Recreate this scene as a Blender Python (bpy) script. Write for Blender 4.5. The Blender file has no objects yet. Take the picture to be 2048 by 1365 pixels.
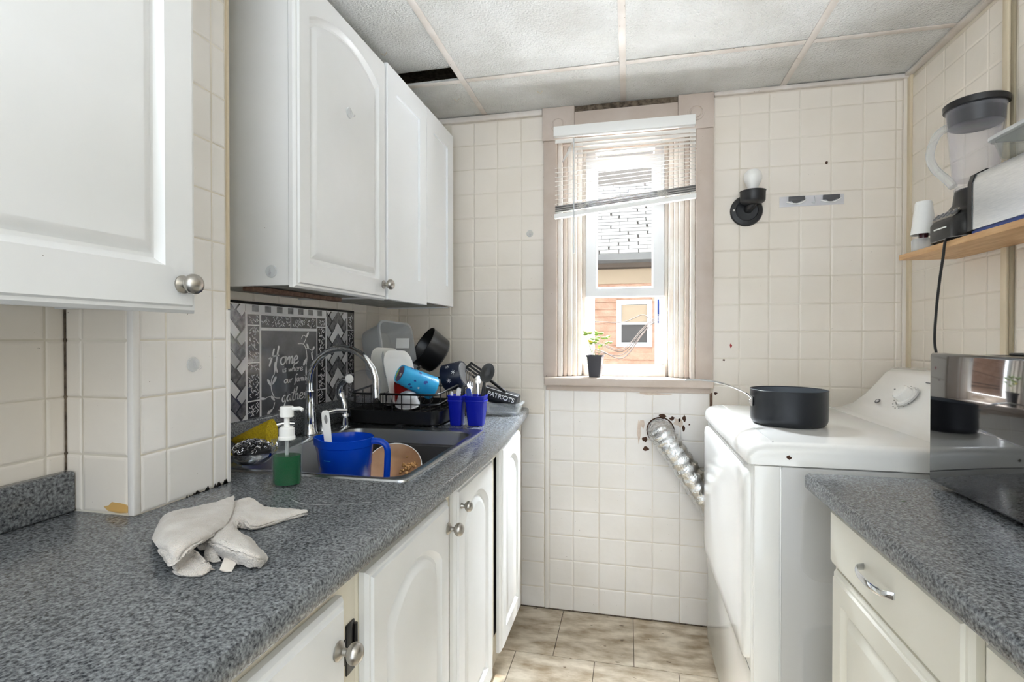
import bpy, bmesh, math, random
from mathutils import Vector, Matrix
random.seed(7)
PI = math.pi
S = bpy.context.scene
C = S.collection

# ------------------------------------------------------------------ camera, world, sun, exposure
cd = bpy.data.cameras.new('camera'); cam = bpy.data.objects.new('camera', cd); C.objects.link(cam)
cd.sensor_width = 36; cd.lens = 36 * 1032.85 / 2048; cd.clip_start = .02
cam.location = (0, 0, 1.239)
cam.rotation_euler = (math.radians(89.5), 0, math.radians(12.70))
S.camera = cam
W = bpy.data.worlds.new('world'); S.world = W; W.use_nodes = True
bg = W.node_tree.nodes['Background']
bg.inputs[0].default_value = (.84, .92, 1, 1); bg.inputs[1].default_value = 1.0
sd = bpy.data.lights.new('sun', 'SUN'); sd.energy = 4.0; sd.angle = .009; sd.color = (1, .95, .88)
sun = bpy.data.objects.new('sun', sd); C.objects.link(sun)
sun.rotation_euler = Vector((-.33, -.40, -1)).to_track_quat('-Z', 'Y').to_euler()
sun.location = (2, 5, 6)
ld_ = bpy.data.lights.new('ceiling_fill_light', 'AREA'); ld_.energy = 26; ld_.size = .9; ld_.color = (.88, .94, 1)   # fill light added behind the camera, thrown at the ceiling to brighten the room
lo_ = bpy.data.objects.new('ceiling_fill_light', ld_); C.objects.link(lo_); lo_.location = (.0, -.95, 1.45); lo_.rotation_euler = (PI, 0, 0)
def daylight(nm, en, sx, sy, loc, to, col):          # area lights added outside the window to boost its daylight from above and below
    l = bpy.data.lights.new(nm, 'AREA'); l.energy = en; l.shape = 'RECTANGLE'; l.size = sx; l.size_y = sy; l.color = col
    o = bpy.data.objects.new(nm, l); C.objects.link(o); o.location = loc; o.rotation_euler = (Vector(to) - Vector(loc)).to_track_quat('-Z', 'Y').to_euler()
daylight('window_sky_light', 950, 1.5, .9, (.1, 3.1, 3.05), (-.02, 2.3, 1.6), (.88, .945, 1))
daylight('window_yard_light', 120, 1.3, .7, (.0, 2.95, .45), (-.02, 2.3, 1.25), (.91, .955, 1))
S.view_settings.view_transform = 'Standard'; S.view_settings.look = 'None'
S.view_settings.exposure = 1.5; S.view_settings.gamma = 1; S.view_settings.use_curve_mapping = False
S.cycles.max_bounces = 10; S.cycles.diffuse_bounces = 6; S.cycles.transparent_max_bounces = 24
S.cycles.glossy_bounces = 5; S.cycles.transmission_bounces = 10
S.cycles.sample_clamp_indirect = 8
S.cycles.caustics_reflective = False; S.cycles.caustics_refractive = False

# ------------------------------------------------------------------ materials
def c(r, g, b):
    f = lambda v: (v / 255 / 12.92) if v / 255 <= .04045 else ((v / 255 + .055) / 1.055) ** 2.4
    return (f(r), f(g), f(b), 1)
def mat(name, col, rough=.5, metal=0, col2=None, nscale=10, ndet=4, lo=.35, hi=.65, bump=0, bscale=100, bdist=.002,
        spec=.5, speck=None, stretch=None, coat=0, rnd=0, bump2=None, sheen=0, emit=None):
    m = bpy.data.materials.new(name); m.use_nodes = True
    t = m.node_tree; N = t.nodes; L = t.links; b = N['Principled BSDF']
    b.inputs['Base Color'].default_value = col; b.inputs['Roughness'].default_value = rough
    b.inputs['Metallic'].default_value = metal; b.inputs['Specular IOR Level'].default_value = spec
    b.inputs['Coat Weight'].default_value = coat; b.inputs['Coat Roughness'].default_value = .08
    if sheen: b.inputs['Sheen Weight'].default_value = sheen
    pos = N.new('ShaderNodeNewGeometry').outputs['Position']
    if stretch:
        mp = N.new('ShaderNodeMapping'); L.new(pos, mp.inputs[0]); mp.inputs['Scale'].default_value = stretch; pos = mp.outputs[0]
    def noise(sc, det=4, ro=.55):
        n = N.new('ShaderNodeTexNoise'); n.inputs['Scale'].default_value = sc; n.inputs['Detail'].default_value = det
        n.inputs['Roughness'].default_value = ro; L.new(pos, n.inputs['Vector']); return n.outputs['Fac']
    out = None
    if col2:
        r = N.new('ShaderNodeValToRGB'); L.new(noise(nscale, ndet), r.inputs[0])
        r.color_ramp.elements[0].position = lo; r.color_ramp.elements[1].position = hi
        r.color_ramp.elements[0].color = col; r.color_ramp.elements[1].color = col2; out = r.outputs[0]
    if rnd:
        oi = N.new('ShaderNodeObjectInfo'); hs = N.new('ShaderNodeHueSaturation')
        mr = N.new('ShaderNodeMapRange'); L.new(oi.outputs['Random'], mr.inputs[0])
        mr.inputs[3].default_value = 1 - rnd; mr.inputs[4].default_value = 1 + rnd
        L.new(mr.outputs[0], hs.inputs['Value'])
        if out: L.new(out, hs.inputs['Color'])
        else: hs.inputs['Color'].default_value = col
        out = hs.outputs[0]
    if speck:
        sc, th, scol = speck
        r = N.new('ShaderNodeValToRGB'); L.new(noise(sc, 2), r.inputs[0])
        r.color_ramp.elements[0].position = th; r.color_ramp.elements[1].position = th + .02
        mx = N.new('ShaderNodeMix'); mx.data_type = 'RGBA'; L.new(r.outputs[0], mx.inputs[0])
        if out: L.new(out, mx.inputs[6])
        else: mx.inputs[6].default_value = col
        mx.inputs[7].default_value = scol; out = mx.outputs[2]
    if out: L.new(out, b.inputs['Base Color'])
    prev = None
    for bb in ((bump, bscale, bdist), bump2):
        if bb and bb[0]:
            bn = N.new('ShaderNodeBump'); bn.inputs['Strength'].default_value = bb[0]; bn.inputs['Distance'].default_value = bb[2]
            L.new(noise(bb[1], 3), bn.inputs['Height'])
            if prev: L.new(prev, bn.inputs['Normal'])
            prev = bn.outputs[0]
    if prev: L.new(prev, b.inputs['Normal'])
    if emit: b.inputs['Emission Color'].default_value = col; b.inputs['Emission Strength'].default_value = emit
    return m
def clear(name, tint, fac=.12, rough=.05, col=(.9, .9, .9, 1), edge=.5):
    """see-through plastic or glass: transparent body, surface sheen growing at the edges"""
    m = bpy.data.materials.new(name); m.use_nodes = True
    t = m.node_tree; N = t.nodes; L = t.links; b = N['Principled BSDF']; o = N['Material Output']
    b.inputs['Base Color'].default_value = col; b.inputs['Roughness'].default_value = rough
    tr = N.new('ShaderNodeBsdfTransparent'); tr.inputs[0].default_value = tint
    lw = N.new('ShaderNodeLayerWeight'); lw.inputs[0].default_value = .35
    mr = N.new('ShaderNodeMapRange'); L.new(lw.outputs['Facing'], mr.inputs[0])
    mr.inputs[3].default_value = fac; mr.inputs[4].default_value = min(1, fac + edge)
    mx = N.new('ShaderNodeMixShader'); L.new(mr.outputs[0], mx.inputs[0])
    L.new(tr.outputs[0], mx.inputs[1]); L.new(b.outputs[0], mx.inputs[2]); L.new(mx.outputs[0], o.inputs[0])
    return m
DK = c(70, 60, 50)
M = {}
M['tile'] = mat('painted_tile', c(239, 232, 223), .22, col2=c(229, 221, 209), nscale=2.2, lo=.3, hi=.7, bump=.25, bscale=14, bdist=.004,
                speck=(150, .78, c(120, 108, 92)))
M['tile_white'] = mat('white_painted_tile', c(240, 237, 234), .2, col2=c(232, 228, 223), nscale=3, bump=.25, bscale=14, bdist=.004,
                      speck=(140, .77, c(110, 100, 88)))
M['seam'] = mat('tan_seam_strip', c(158, 147, 124), .6)
M['grout'] = mat('painted_grout', c(228, 222, 210), .4, col2=c(208, 199, 182), nscale=5)
M['cab'] = mat('white_cabinet_paint', c(230, 231, 232), .32, col2=c(225, 226, 226), nscale=4, speck=(90, .80, c(130, 125, 118)))
M['cab2'] = mat('bright_white_laminate', c(236, 238, 240), .35)
M['cab_cream'] = mat('cream_cabinet_paint', c(233, 231, 222), .3, col2=c(228, 226, 216), nscale=4)
M['frame'] = mat('cream_face_frame', c(226, 220, 204), .4, col2=c(208, 196, 172), nscale=9, lo=.5, hi=.9)
M['under'] = mat('grey_weathered_board', c(168, 168, 162), .7, col2=c(135, 134, 128), nscale=14, stretch=(6, 1, 1))
M['counter'] = mat('speckled_grey_laminate', c(44, 47, 52), .2, col2=c(146, 150, 154), nscale=240, ndet=5, lo=.34, hi=.70, bump=.05, bscale=300, bdist=.0003)
M['ceil'] = mat('textured_ceiling_panel', c(226, 226, 223), .85, col2=c(208, 207, 202), nscale=4, bump=1, bscale=130, bdist=.010)
M['bar'] = mat('ceiling_grid_paint', c(220, 214, 208), .5, col2=c(206, 197, 188), nscale=9, speck=(120, .72, c(110, 92, 74)))
M['gap_dark'] = mat('dark_gap_brown', c(66, 56, 46), .9, col2=c(120, 106, 90), nscale=60)  # mottled dark brown for strip and crack; stands for shade in gaps and ceiling void
M['floor_tile'] = mat('stone_look_vinyl', c(222, 211, 193), .38, col2=c(158, 139, 112), nscale=9, ndet=10, lo=.36, hi=.66, bump=.3, bscale=26, bdist=.003, rnd=.07,
                      stretch=(1, 2.2, 1), speck=(16, .70, c(110, 92, 70)))
M['joint'] = mat('dark_floor_joint', c(90, 78, 64), .8)
M['plaster'] = mat('plaster', c(214, 208, 196), .8)
M['casing'] = mat('pinkish_beige_paint', c(204, 191, 181), .45, col2=c(192, 177, 165), nscale=6, speck=(110, .76, c(110, 94, 80)))
M['jamb'] = mat('white_window_paint', c(236, 232, 226), .4, col2=c(222, 212, 202), nscale=8)
M['vinyl'] = mat('white_vinyl', c(226, 228, 230), .35)
M['pane'] = clear('window_glass', (1, 1, 1, 1), .03, .02, (0, 0, 0, 1), .25)
M['slat'] = clear('blind_slat_plastic', (.95, .94, .92, 1), .90, .4, c(244, 242, 238), .1)
M['white_pl'] = mat('white_plastic', c(244, 244, 242), .3)
M['grey_pl'] = mat('grey_plastic', c(120, 120, 122), .4)
M['grey_d'] = mat('dark_grey_plastic', c(84, 84, 86), .5)
M['strip'] = clear('hazy_white_plastic', (.95, .95, .97, 1), .55, .3, c(240, 240, 244), .2)
M['cord_w'] = mat('white_cord', c(214, 210, 204), .7)
M['black'] = mat('black_plastic', c(20, 20, 22), .32)
M['black_m'] = mat('matt_black_coating', c(26, 27, 30), .42, bump=.1, bscale=600, bdist=.0003)
M['black_wire'] = mat('black_coated_wire', c(10, 10, 11), .35)
M['glossblk'] = mat('black_glass', c(9, 10, 14), .04, spec=.7, coat=.35)
M['chrome'] = mat('chrome', c(225, 228, 232), .07, 1)
M['nickel'] = mat('brushed_nickel', c(178, 174, 168), .28, 1)
M['steel'] = mat('stainless_steel', c(186, 188, 190), .26, 1, col2=c(160, 163, 166), nscale=40, stretch=(1, 8, 1))
M['steel_br'] = mat('brushed_toaster_steel', c(240, 243, 246), .30, 1, col2=c(228, 232, 236), nscale=30, stretch=(1, 1, 14))
M['sinkin'] = mat('sink_bowl_steel', c(150, 152, 154), .36, 1)
M['anod'] = mat('hard_anodised_aluminium', c(52, 54, 58), .38, .6, bump=.06, bscale=500, bdist=.0004)
M['nonstick'] = mat('nonstick_interior', c(92, 99, 108), .4)
M['enamel'] = mat('white_enamel', c(238, 238, 236), .16, coat=.5)
M['enamel_shade_grey'] = mat('shade_grey_enamel', c(196, 196, 195), .3)  # white enamel greyed, putting the dryer side's shade into colour; also grey trim
M['print'] = mat('grey_print', c(120, 122, 124), .6)
M['rust'] = mat('rusty_chip', c(86, 56, 38), .9, col2=c(60, 40, 30), nscale=200)
M['brown'] = mat('exposed_brown_wood', c(128, 100, 84), .9, col2=c(96, 72, 58), nscale=90)
M['peel'] = mat('peeled_pinkish_paint', c(208, 188, 174), .8, col2=c(222, 210, 196), nscale=30)
M['foil'] = mat('crinkled_foil', c(224, 226, 228), .22, 1, bump=.6, bscale=60, bdist=.010, bump2=(.3, 170, .003))
M['wood'] = mat('pale_pine', c(214, 176, 128), .5, col2=c(190, 146, 98), nscale=7, stretch=(9, 1.2, 9), ndet=6)
M['pine_trim'] = mat('yellowed_trim', c(216, 202, 176), .5)
M['clear'] = clear('clear_plastic', (.985, .985, .99, 1), .05, .08, (.7, .7, .78, 1), .3)
M['clear2'] = clear('hazy_clear_plastic', (.96, .97, .98, 1), .2, .15, c(220, 224, 226), .4)
M['frost'] = clear('frosted_plastic', (.93, .94, .95, 1), .42, .35, c(226, 229, 231), .4)
M['glassdish'] = clear('clear_glass', (.98, .985, .98, 1), .05, .03, (.3, .33, .33, 1), .3)
M['blue_cl'] = clear('blue_translucent_plastic', (.04, .22, .95, 1), .62, .12, c(16, 84, 214), .35)
M['blue'] = mat('royal_blue_plastic', c(12, 28, 168), .3)
M['green'] = clear('green_dish_soap', (.01, .30, .09, 1), .78, .08, c(0, 92, 44), .1)
M['terry'] = mat('terry_cloth', c(244, 236, 228), .95, col2=c(222, 210, 198), nscale=26, bump=1, bscale=480, bdist=.0055, sheen=.9)
M['yellow'] = mat('yellow_mesh_scrubber', c(222, 196, 30), .55, col2=c(196, 164, 18), nscale=220, bump=1, bscale=420, bdist=.004)
M['curl'] = mat('steel_wool_strand', c(196, 198, 204), .25, .9)
M['ceramic'] = mat('glazed_ceramic', c(232, 231, 226), .22)
M['plate_br'] = mat('tan_plate', c(176, 136, 100), .4, col2=c(160, 118, 84), nscale=12)
M['food'] = mat('food_scraps', c(196, 150, 92), .8, col2=c(150, 106, 60), nscale=120, bump=1, bscale=120, bdist=.004)
M['red'] = mat('dark_red_plastic', c(150, 24, 20), .4)
M['sky_bl'] = mat('light_blue_plastic', c(54, 176, 224), .3, col2=c(34, 150, 210), nscale=14)
M['navy'] = mat('navy_enamel', c(22, 30, 50), .3)
M['purple'] = mat('purple_sticker', c(70, 32, 84), .5)
M['lime'] = mat('lime_sticker', c(130, 170, 60), .5)
M['inkb'] = mat('dark_blue_print', c(24, 60, 140), .5)
M['yel_p'] = mat('yellow_print', c(236, 210, 60), .5)
M['white_p'] = mat('white_print', c(236, 238, 238), .6)
M['chalk'] = mat('chalkboard_print', c(96, 97, 101), .22, col2=c(74, 75, 79), nscale=18, coat=.5)
M['ink'] = mat('black_print', c(34, 34, 37), .25, coat=.5)
M['paper'] = mat('off_white_print', c(222, 222, 224), .25, coat=.5)
M['gray_a'] = mat('marbled_grey_print', c(120, 120, 122), .25, col2=c(70, 70, 73), nscale=60, ndet=6, coat=.5)
M['gray_b'] = mat('pale_grey_print', c(186, 187, 190), .25, coat=.5)
M['leaf'] = mat('leaf', c(118, 156, 62), .5, col2=c(140, 172, 70), nscale=80)
M['leaf_y'] = mat('yellowing_leaf', c(226, 214, 70), .5)
M['stem'] = mat('plant_stem', c(150, 160, 104), .6)
M['pot'] = mat('dark_plant_pot', c(62, 62, 68), .5)
M['soil'] = mat('potting_soil', c(60, 46, 36), .95)
M['siding'] = mat('tan_house_siding', c(160, 130, 112), .8, col2=c(140, 108, 90), nscale=9, rnd=.04, bump=.3, bscale=60, bdist=.01)
M['shingle'] = mat('pale_roof_shingle', c(134, 134, 133), .9, rnd=.06)
M['felt'] = mat('roof_underlay', c(92, 88, 84), .9)
M['fascia'] = mat('cream_fascia', c(136, 121, 102), .7)
M['gutter'] = mat('grey_gutter', c(92, 93, 94), .6)
M['soffit'] = mat('brown_soffit', c(62, 52, 44), .8)
M['dark_in'] = mat('dark_interior', c(52, 50, 50), .7)  # dark colour standing in for shade in cabinets, toe kicks and the house window
M['cable'] = mat('weathered_cable', c(54, 46, 42), .8)
M['ground'] = mat('outdoor_ground', c(120, 116, 110), .9)
M['stain'] = clear('orange_stain', (1, .95, .80, 1), .16, .5, c(214, 160, 70), .1)
M['mold'] = mat('black_mildew', c(44, 42, 40), .9)
M['wine'] = mat('dark_red_liquid', c(70, 16, 30), .2)
M['logo_e'] = mat('dark_emblem', c(70, 72, 76), .4)
M['sponge_side'] = M['yellow']

# ------------------------------------------------------------------ mesh helpers
def box(bm, x0, x1, y0, y1, z0, z1, bev=0, seg=2):
    if bev <= 0:
        vs = [bm.verts.new(p) for p in ((x0,y0,z0),(x1,y0,z0),(x1,y1,z0),(x0,y1,z0),(x0,y0,z1),(x1,y0,z1),(x1,y1,z1),(x0,y1,z1))]
        for f in ((3,2,1,0),(4,5,6,7),(0,1,5,4),(1,2,6,5),(2,3,7,6),(3,0,4,7)): bm.faces.new([vs[i] for i in f])
        return bm
    t = bmesh.new(); box(t, x0, x1, y0, y1, z0, z1)
    bev = min(bev, .49 * min(abs(x1-x0), abs(y1-y0), abs(z1-z0)))
    bmesh.ops.bevel(t, geom=list(t.edges), offset=bev, segments=seg, profile=.5, affect='EDGES')
    me = bpy.data.meshes.new('t'); t.to_mesh(me); t.free(); bm.from_mesh(me); bpy.data.meshes.remove(me)
    return bm
def loft(bm, rings, closed=True, cap=True):
    R = [[bm.verts.new(p) for p in r] for r in rings]; n = len(R[0])
    for a, b in zip(R[:-1], R[1:]):
        for i in range(n if closed else n - 1):
            j = (i + 1) % n; bm.faces.new((a[i], a[j], b[j], b[i]))
    if cap and closed:
        bm.faces.new(R[0][::-1]); bm.faces.new(R[-1])
    return R
def lathe(bm, prof, seg=24, mx=None, sx=1, sy=1):
    """profile (r, z) turned about local z, then moved by mx"""
    mx = mx or Matrix()
    R = []
    for r, z in prof:
        if r < 1e-6: R.append([bm.verts.new(mx @ Vector((0, 0, z)))])
        else: R.append([bm.verts.new(mx @ Vector((r*sx*math.cos(2*PI*i/seg), r*sy*math.sin(2*PI*i/seg), z))) for i in range(seg)])
    for a, b in zip(R[:-1], R[1:]):
        for i in range(seg):
            j = (i + 1) % seg
            if len(a) == 1 and len(b) == 1: continue
            if len(a) == 1: bm.faces.new((a[0], b[j], b[i]))
            elif len(b) == 1: bm.faces.new((a[i], a[j], b[0]))
            else: bm.faces.new((a[i], a[j], b[j], b[i]))
    return bm
def smooth_path(pts, n=6):
    P = [Vector(p) for p in pts]; out = []
    for i in range(len(P) - 1):
        p0 = P[max(i-1, 0)]; p1 = P[i]; p2 = P[i+1]; p3 = P[min(i+2, len(P)-1)]
        for k in range(n):
            t = k / n
            out.append(.5 * ((2*p1) + (p2-p0)*t + (2*p0-5*p1+4*p2-p3)*t*t + (3*p1-p0-3*p2+p3)*t**3))
    out.append(P[-1]); return out
def tube(bm, pts, r, seg=8, smooth=0, cap=True):
    P = smooth_path(pts, smooth) if smooth else [Vector(p) for p in pts]
    n = len(P)
    rad = (lambda i: r) if not hasattr(r, '__len__') else (lambda i: r[0] + (r[1]-r[0]) * i / (n-1)) if len(r) == 2 else (lambda i: r[min(i, len(r)-1)])
    T = [(P[min(i+1, n-1)] - P[max(i-1, 0)]).normalized() for i in range(n)]
    u = T[0].orthogonal().normalized(); rings = []
    for i in range(n):
        u = (u - T[i] * u.dot(T[i])).normalized(); v = T[i].cross(u)
        rings.append([P[i] + (u*math.cos(2*PI*k/seg) + v*math.sin(2*PI*k/seg)) * rad(i) for k in range(seg)])
    loft(bm, rings, True, cap); return bm
def prism(bm, poly, vec):
    a = [bm.verts.new(p) for p in poly]; v = Vector(vec); b = [bm.verts.new(Vector(p) + v) for p in poly]
    n = len(a); bm.faces.new(a); bm.faces.new(b[::-1])
    for i in range(n): bm.faces.new((a[i], b[i], b[(i+1) % n], a[(i+1) % n]))
    return bm
def rrect(w, h, r, n=4):
    out = []
    for cx, cy, a0 in ((w/2-r, h/2-r, 0), (-w/2+r, h/2-r, PI/2), (-w/2+r, -h/2+r, PI), (w/2-r, -h/2+r, 1.5*PI)):
        for k in range(n + 1):
            a = a0 + PI/2*k/n; out.append((cx + r*math.cos(a), cy + r*math.sin(a)))
    return out
def mkobj(name, bm, m, smooth=True, fixn=True):
    if fixn: bmesh.ops.recalc_face_normals(bm, faces=bm.faces)
    me = bpy.data.meshes.new(name); bm.to_mesh(me); bm.free()
    ms = m if isinstance(m, (list, tuple)) else [m]
    for k in ms: me.materials.append(M[k] if isinstance(k, str) else k)
    if smooth:
        for p in me.polygons: p.use_smooth = True
        try: me.set_sharp_from_angle(angle=math.radians(smooth if smooth is not True else 35))
        except Exception: pass
    o = bpy.data.objects.new(name, me); C.objects.link(o); return o
def tag(o, label=None, cat=None, group=None, kind=None):
    if label: o['label'] = label
    if cat: o['category'] = cat
    if group: o['group'] = group
    if kind: o['kind'] = kind
    return o
def thing(name, label, cat, loc=(0, 0, 0), rot=None, group=None):
    o = bpy.data.objects.new(name, None); C.objects.link(o); o.empty_display_size = .05
    mx = Matrix.Translation(loc)
    if rot is not None: mx = mx @ rot.to_4x4()
    o.matrix_world = mx; o['mx'] = [v for row in mx for v in row]
    tag(o, label, cat, group); return o
def rootmx(o):
    if 'mx' in o:
        v = list(o['mx']); return Matrix([v[i*4:i*4+4] for i in range(4)])
    return Matrix()
def part(name, bm, m, parent, smooth=True, local=False, label=None, kind=None):
    """mesh given in world coordinates (or in the parent's own when local)"""
    o = mkobj(name, bm, m, smooth); o.parent = parent
    if not local: o.matrix_parent_inverse = rootmx(parent).inverted()
    if label: o['label'] = label
    if kind: o['kind'] = kind
    return o
def single(name, bm, m, label, cat, group=None, smooth=True):
    return tag(mkobj(name, bm, m, smooth), label, cat, group)
def struct(name, bm, m, smooth=False):
    return tag(mkobj(name, bm, m, smooth), kind='structure')
def cleanup_mx():
    for o in bpy.data.objects:
        if 'mx' in o: del o['mx']
def axes(n, up=(0, 0, 1)):
    """rotation whose local z is n and whose local y is close to up"""
    z = Vector(n).normalized(); x = Vector(up).cross(z).normalized(); y = z.cross(x)
    return Matrix((x, y, z)).transposed()
NB = bmesh.new
XL, XR, YB, ZC = -1.085, 1.07, 2.32, 2.264      # left wall, right wall, back wall, ceiling
YN = -1.7                                        # near end of the room, open to the next room
XN = -1.025                                      # near stretch of the left wall, furred out

# ------------------------------------------------------------------ room shell
floor = struct('floor', box(NB(), XL-.2, XR+.2, YN, YB+.2, -.12, -.004), 'joint')
def tile_mesh(w, h, t=.0017, ch=.003):
    """one tile: front face with bevelled edges; local x, z in the wall plane, y towards the viewer is negative"""
    bm = NB(); g = .0012
    a = [bm.verts.new(p) for p in ((-w/2+g, 0, -h/2+g), (w/2-g, 0, -h/2+g), (w/2-g, 0, h/2-g), (-w/2+g, 0, h/2-g))]
    b = [bm.verts.new((v.co.x * (1 - 2*ch/w), -t*.75, v.co.z * (1 - 2*ch/h))) for v in a]
    d = [bm.verts.new((v.co.x * (1 - 4*ch/w), -t, v.co.z * (1 - 4*ch/h))) for v in a]
    for p, q in ((a, b), (b, d)):
        for i in range(4): bm.faces.new((p[i], p[(i+1) % 4], q[(i+1) % 4], q[i]))
    bm.faces.new(d); return bm
_tc = {}
def put_tile(parent, u0, u1, z0, z1, plane, face, mname='tile', name='tile'):
    """face: 'y-' tile on a wall facing -y, 'x+' facing +x, 'x-' facing -x; u is x or y along the wall"""
    w, h = round(abs(u1-u0), 4), round(z1-z0, 4)
    if w < .012 or h < .012: return
    key = (w, h, mname)
    if key not in _tc:
        bm = tile_mesh(w, h); me = bpy.data.meshes.new(name); bm.to_mesh(me); bm.free(); me.materials.append(M[mname])
        _tc[key] = me
    o = bpy.data.objects.new(name, _tc[key]); C.objects.link(o); o.parent = parent
    u, z = (u0+u1)/2, (z0+z1)/2
    j = random.uniform(-.0004, .0004)
    if face == 'y-': o.location = (u, plane + j, z)
    elif face == 'x+': o.location = (plane + j, u, z); o.rotation_euler.z = PI/2
    else: o.location = (plane + j, u, z); o.rotation_euler.z = -PI/2
    o.rotation_euler.x += random.uniform(-.004, .004) if face == 'y-' else 0
def cuts(lo, hi, start, pitch):
    k = math.ceil((lo - start) / pitch - 1e-6); out = [lo]
    while start + k*pitch < hi - .012:
        if start + k*pitch > lo + .012: out.append(start + k*pitch)
        k += 1
    out.append(hi); return list(zip(out[:-1], out[1:]))
# back wall with its window opening
WX0, WX1, WZ0, WZ1 = -.311, .277, 1.03, 2.20
bm = NB()
for b in ((XL-.2, WX0, 0-.1, ZC+.2), (WX1, XR+.2, -.1, ZC+.2), (WX0, WX1, -.1, WZ0), (WX0, WX1, WZ1, ZC+.2)):
    box(bm, b[0], b[1], YB, YB+.16, b[2], b[3])
wb = struct('wall_back', bm, 'grout')
for x0, x1 in cuts(XL, -.372, -.705, .1125):
    for z0, z1 in cuts(.0, 2.235, .0955, .113):
        if x1 < -.80 and z0 > 1.40 and x0 < -.86: continue          # behind the wall cabinets
        if x1 < -.47 and z1 < .86: continue                         # behind the base cabinets
        put_tile(wb, x0, x1, z0, z1, YB, 'y-', 'tile_white' if z1 < .9 else 'tile')
for x0, x1 in cuts(.349, XR-.022, .453, .1145):
    for z0, z1 in cuts(.80, 2.245, 1.033, .1133):
        if z1 < .92: continue
        put_tile(wb, x0, x1, z0, z1, YB, 'y-')
for x0, x1 in cuts(-.350, .335, -.241, .1147):
    for z0, z1 in cuts(0, 1.0, .003, .1125):
        cx, cz = (x0+x1)/2, (z0+z1)/2
        put_tile(wb, x0, x1, z0, z1, YB, 'y-', 'tile_white')
part('batten', box(NB(), -.369, -.352, YB-.004, YB, 0, .998, .001), 'tile_white', wb)
part('batten', box(NB(), .337, .348, YB-.003, YB, .80, 1.0, .001), 'brown', wb, label='strip of bare brown wood under the sill')
part('corner_trim', box(NB(), XR-.022, XR, YB-.008, YB, .0, ZC, .002), 'tile', wb)
part('ceiling_strip', box(NB(), XL, -.38, YB-.02, YB, 2.236, 2.26, .003), 'bar', wb)
part('ceiling_strip', box(NB(), .349, XR, YB-.02, YB, 2.246, 2.262, .003), 'bar', wb)
part('dark_base_strip', box(NB(), -.48, .33, YB-.004, YB, 0, .005), 'gap_dark', wb, smooth=False)  # thin dark strip along the foot of the back wall
# chips and scars in the paint near the vent and elsewhere
def blot(bm, cx, cz, w, h, y, n=11, seed=0, t=.0006):
    rr = random.Random(seed)
    poly = [(cx + w*.5*math.cos(2*PI*k/n)*rr.uniform(.5, 1.1), y, cz + h*.5*math.sin(2*PI*k/n)*rr.uniform(.5, 1.1)) for k in range(n)]
    prism(bm, poly, (0, -t, 0))
yt = YB - .0019
for i, (x, z, w, h, mm) in enumerate([(.145, .895, .035, .026, 'rust'), (.185, .886, .028, .02, 'rust'), (.215, .88, .014, .02, 'rust'), (.235, .888, .018, .034, 'rust'), (.232, .845, .018, .03, 'rust'),
        (.07, .79, .026, .026, 'rust'), (.075, .75, .03, .024, 'rust'), (.045, .83, .022, .12, 'peel'), (.06, .86, .03, .05, 'peel'), (.21, .87, .05, .05, 'peel'), (.255, .862, .008, .01, 'rust'), (.36, .998, .02, .012, 'rust'),
        (.42, 1.20, .012, .02, 'red'), (.392, 1.14, .012, .01, 'rust'), (.779, 1.941, .014, .014, 'rust'), (.10, .99, .16, .014, 'peel')]):
    b = NB(); blot(b, x, z, w, h, yt, 11, i); part('paint_chip', b, mm, wb, smooth=False)
# left wall, near stretch furred out, and the tiled chase
wl = struct('wall_left', box(NB(), XL-.2, XL, .98, YB+.16, -.1, ZC+.2), 'grout')
wn = struct('wall_nearleft', box(NB(), XL-.2, XN, YN, .98, -.1, ZC+.2), 'grout')
for y0, y1 in cuts(.985, 2.318, 1.10, .113):
    for z0, z1 in cuts(.93, 1.42, .0955, .113):
        put_tile(wl, y0, y1, z0, z1, XL, 'x+')
for y0, y1 in cuts(.10, .757, .722, .113):
    for z0, z1 in cuts(.92, 1.36, 1.021, .1055):
        put_tile(wn, y0, y1, z0, z1, XN, 'x+')
CX, CY0, CY1 = -.870, .757, .983
wc = struct('wall_chase', box(NB(), XL-.02, CX, CY0, CY1, .914, ZC+.05), 'grout')
for y0, y1 in cuts(CY0+.012, CY1-.006, .825, .1135):
    for z0, z1 in cuts(.915, ZC-.02, 1.021, .1055):
        put_tile(wc, y0, y1, z0, z1, CX, 'x+', 'tile_white')
for x0, x1 in cuts(XN, CX-.012, -.986, .113):
    for z0, z1 in cuts(.915, 1.40, 1.021, .1055):
        put_tile(wc, x0, x1, z0, z1, CY0, 'y-', 'tile')
part('corner_bead', box(NB(), CX-.012, CX+.003, CY0-.003, CY0+.012, .915, ZC-.01, .003), 'tile_white', wc)
part('edge_trim', box(NB(), CX-.02, CX+.004, CY1-.004, CY1+.003, 1.30, ZC-.01, .001), 'pine_trim', wc, label='yellowed wooden edge strip')
part('edge_trim', box(NB(), CX-.02, CX+.004, CY1-.006, CY1+.003, .915, 1.298, .001), 'tile_white', wc)
b = NB()
for k in range(26):
    y = CY0 + .10 + .12*random.random()**.8; h = random.uniform(.002, .012)*(y-CY0)/.2; w = random.uniform(.002, .007)
    prism(b, [(CX+.0031, y-w, .914), (CX+.0031, y+w, .914), (CX+.0031, y+w*.3, .914+h)], (.0004, 0, 0))
part('mildew_line', b, 'mold', wc, smooth=False, kind='stuff')
b = NB(); blot(b, CX-.034, .928, .085, .022, CY0-.0019, 18, 8); part('rust_stain', b, 'stain', wc, smooth=False)
b = NB(); box(b, XN, XN+.004, CY0-.004, CY0, .99, 1.29); part('dark_crack', b, 'gap_dark', wn, smooth=False)
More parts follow.
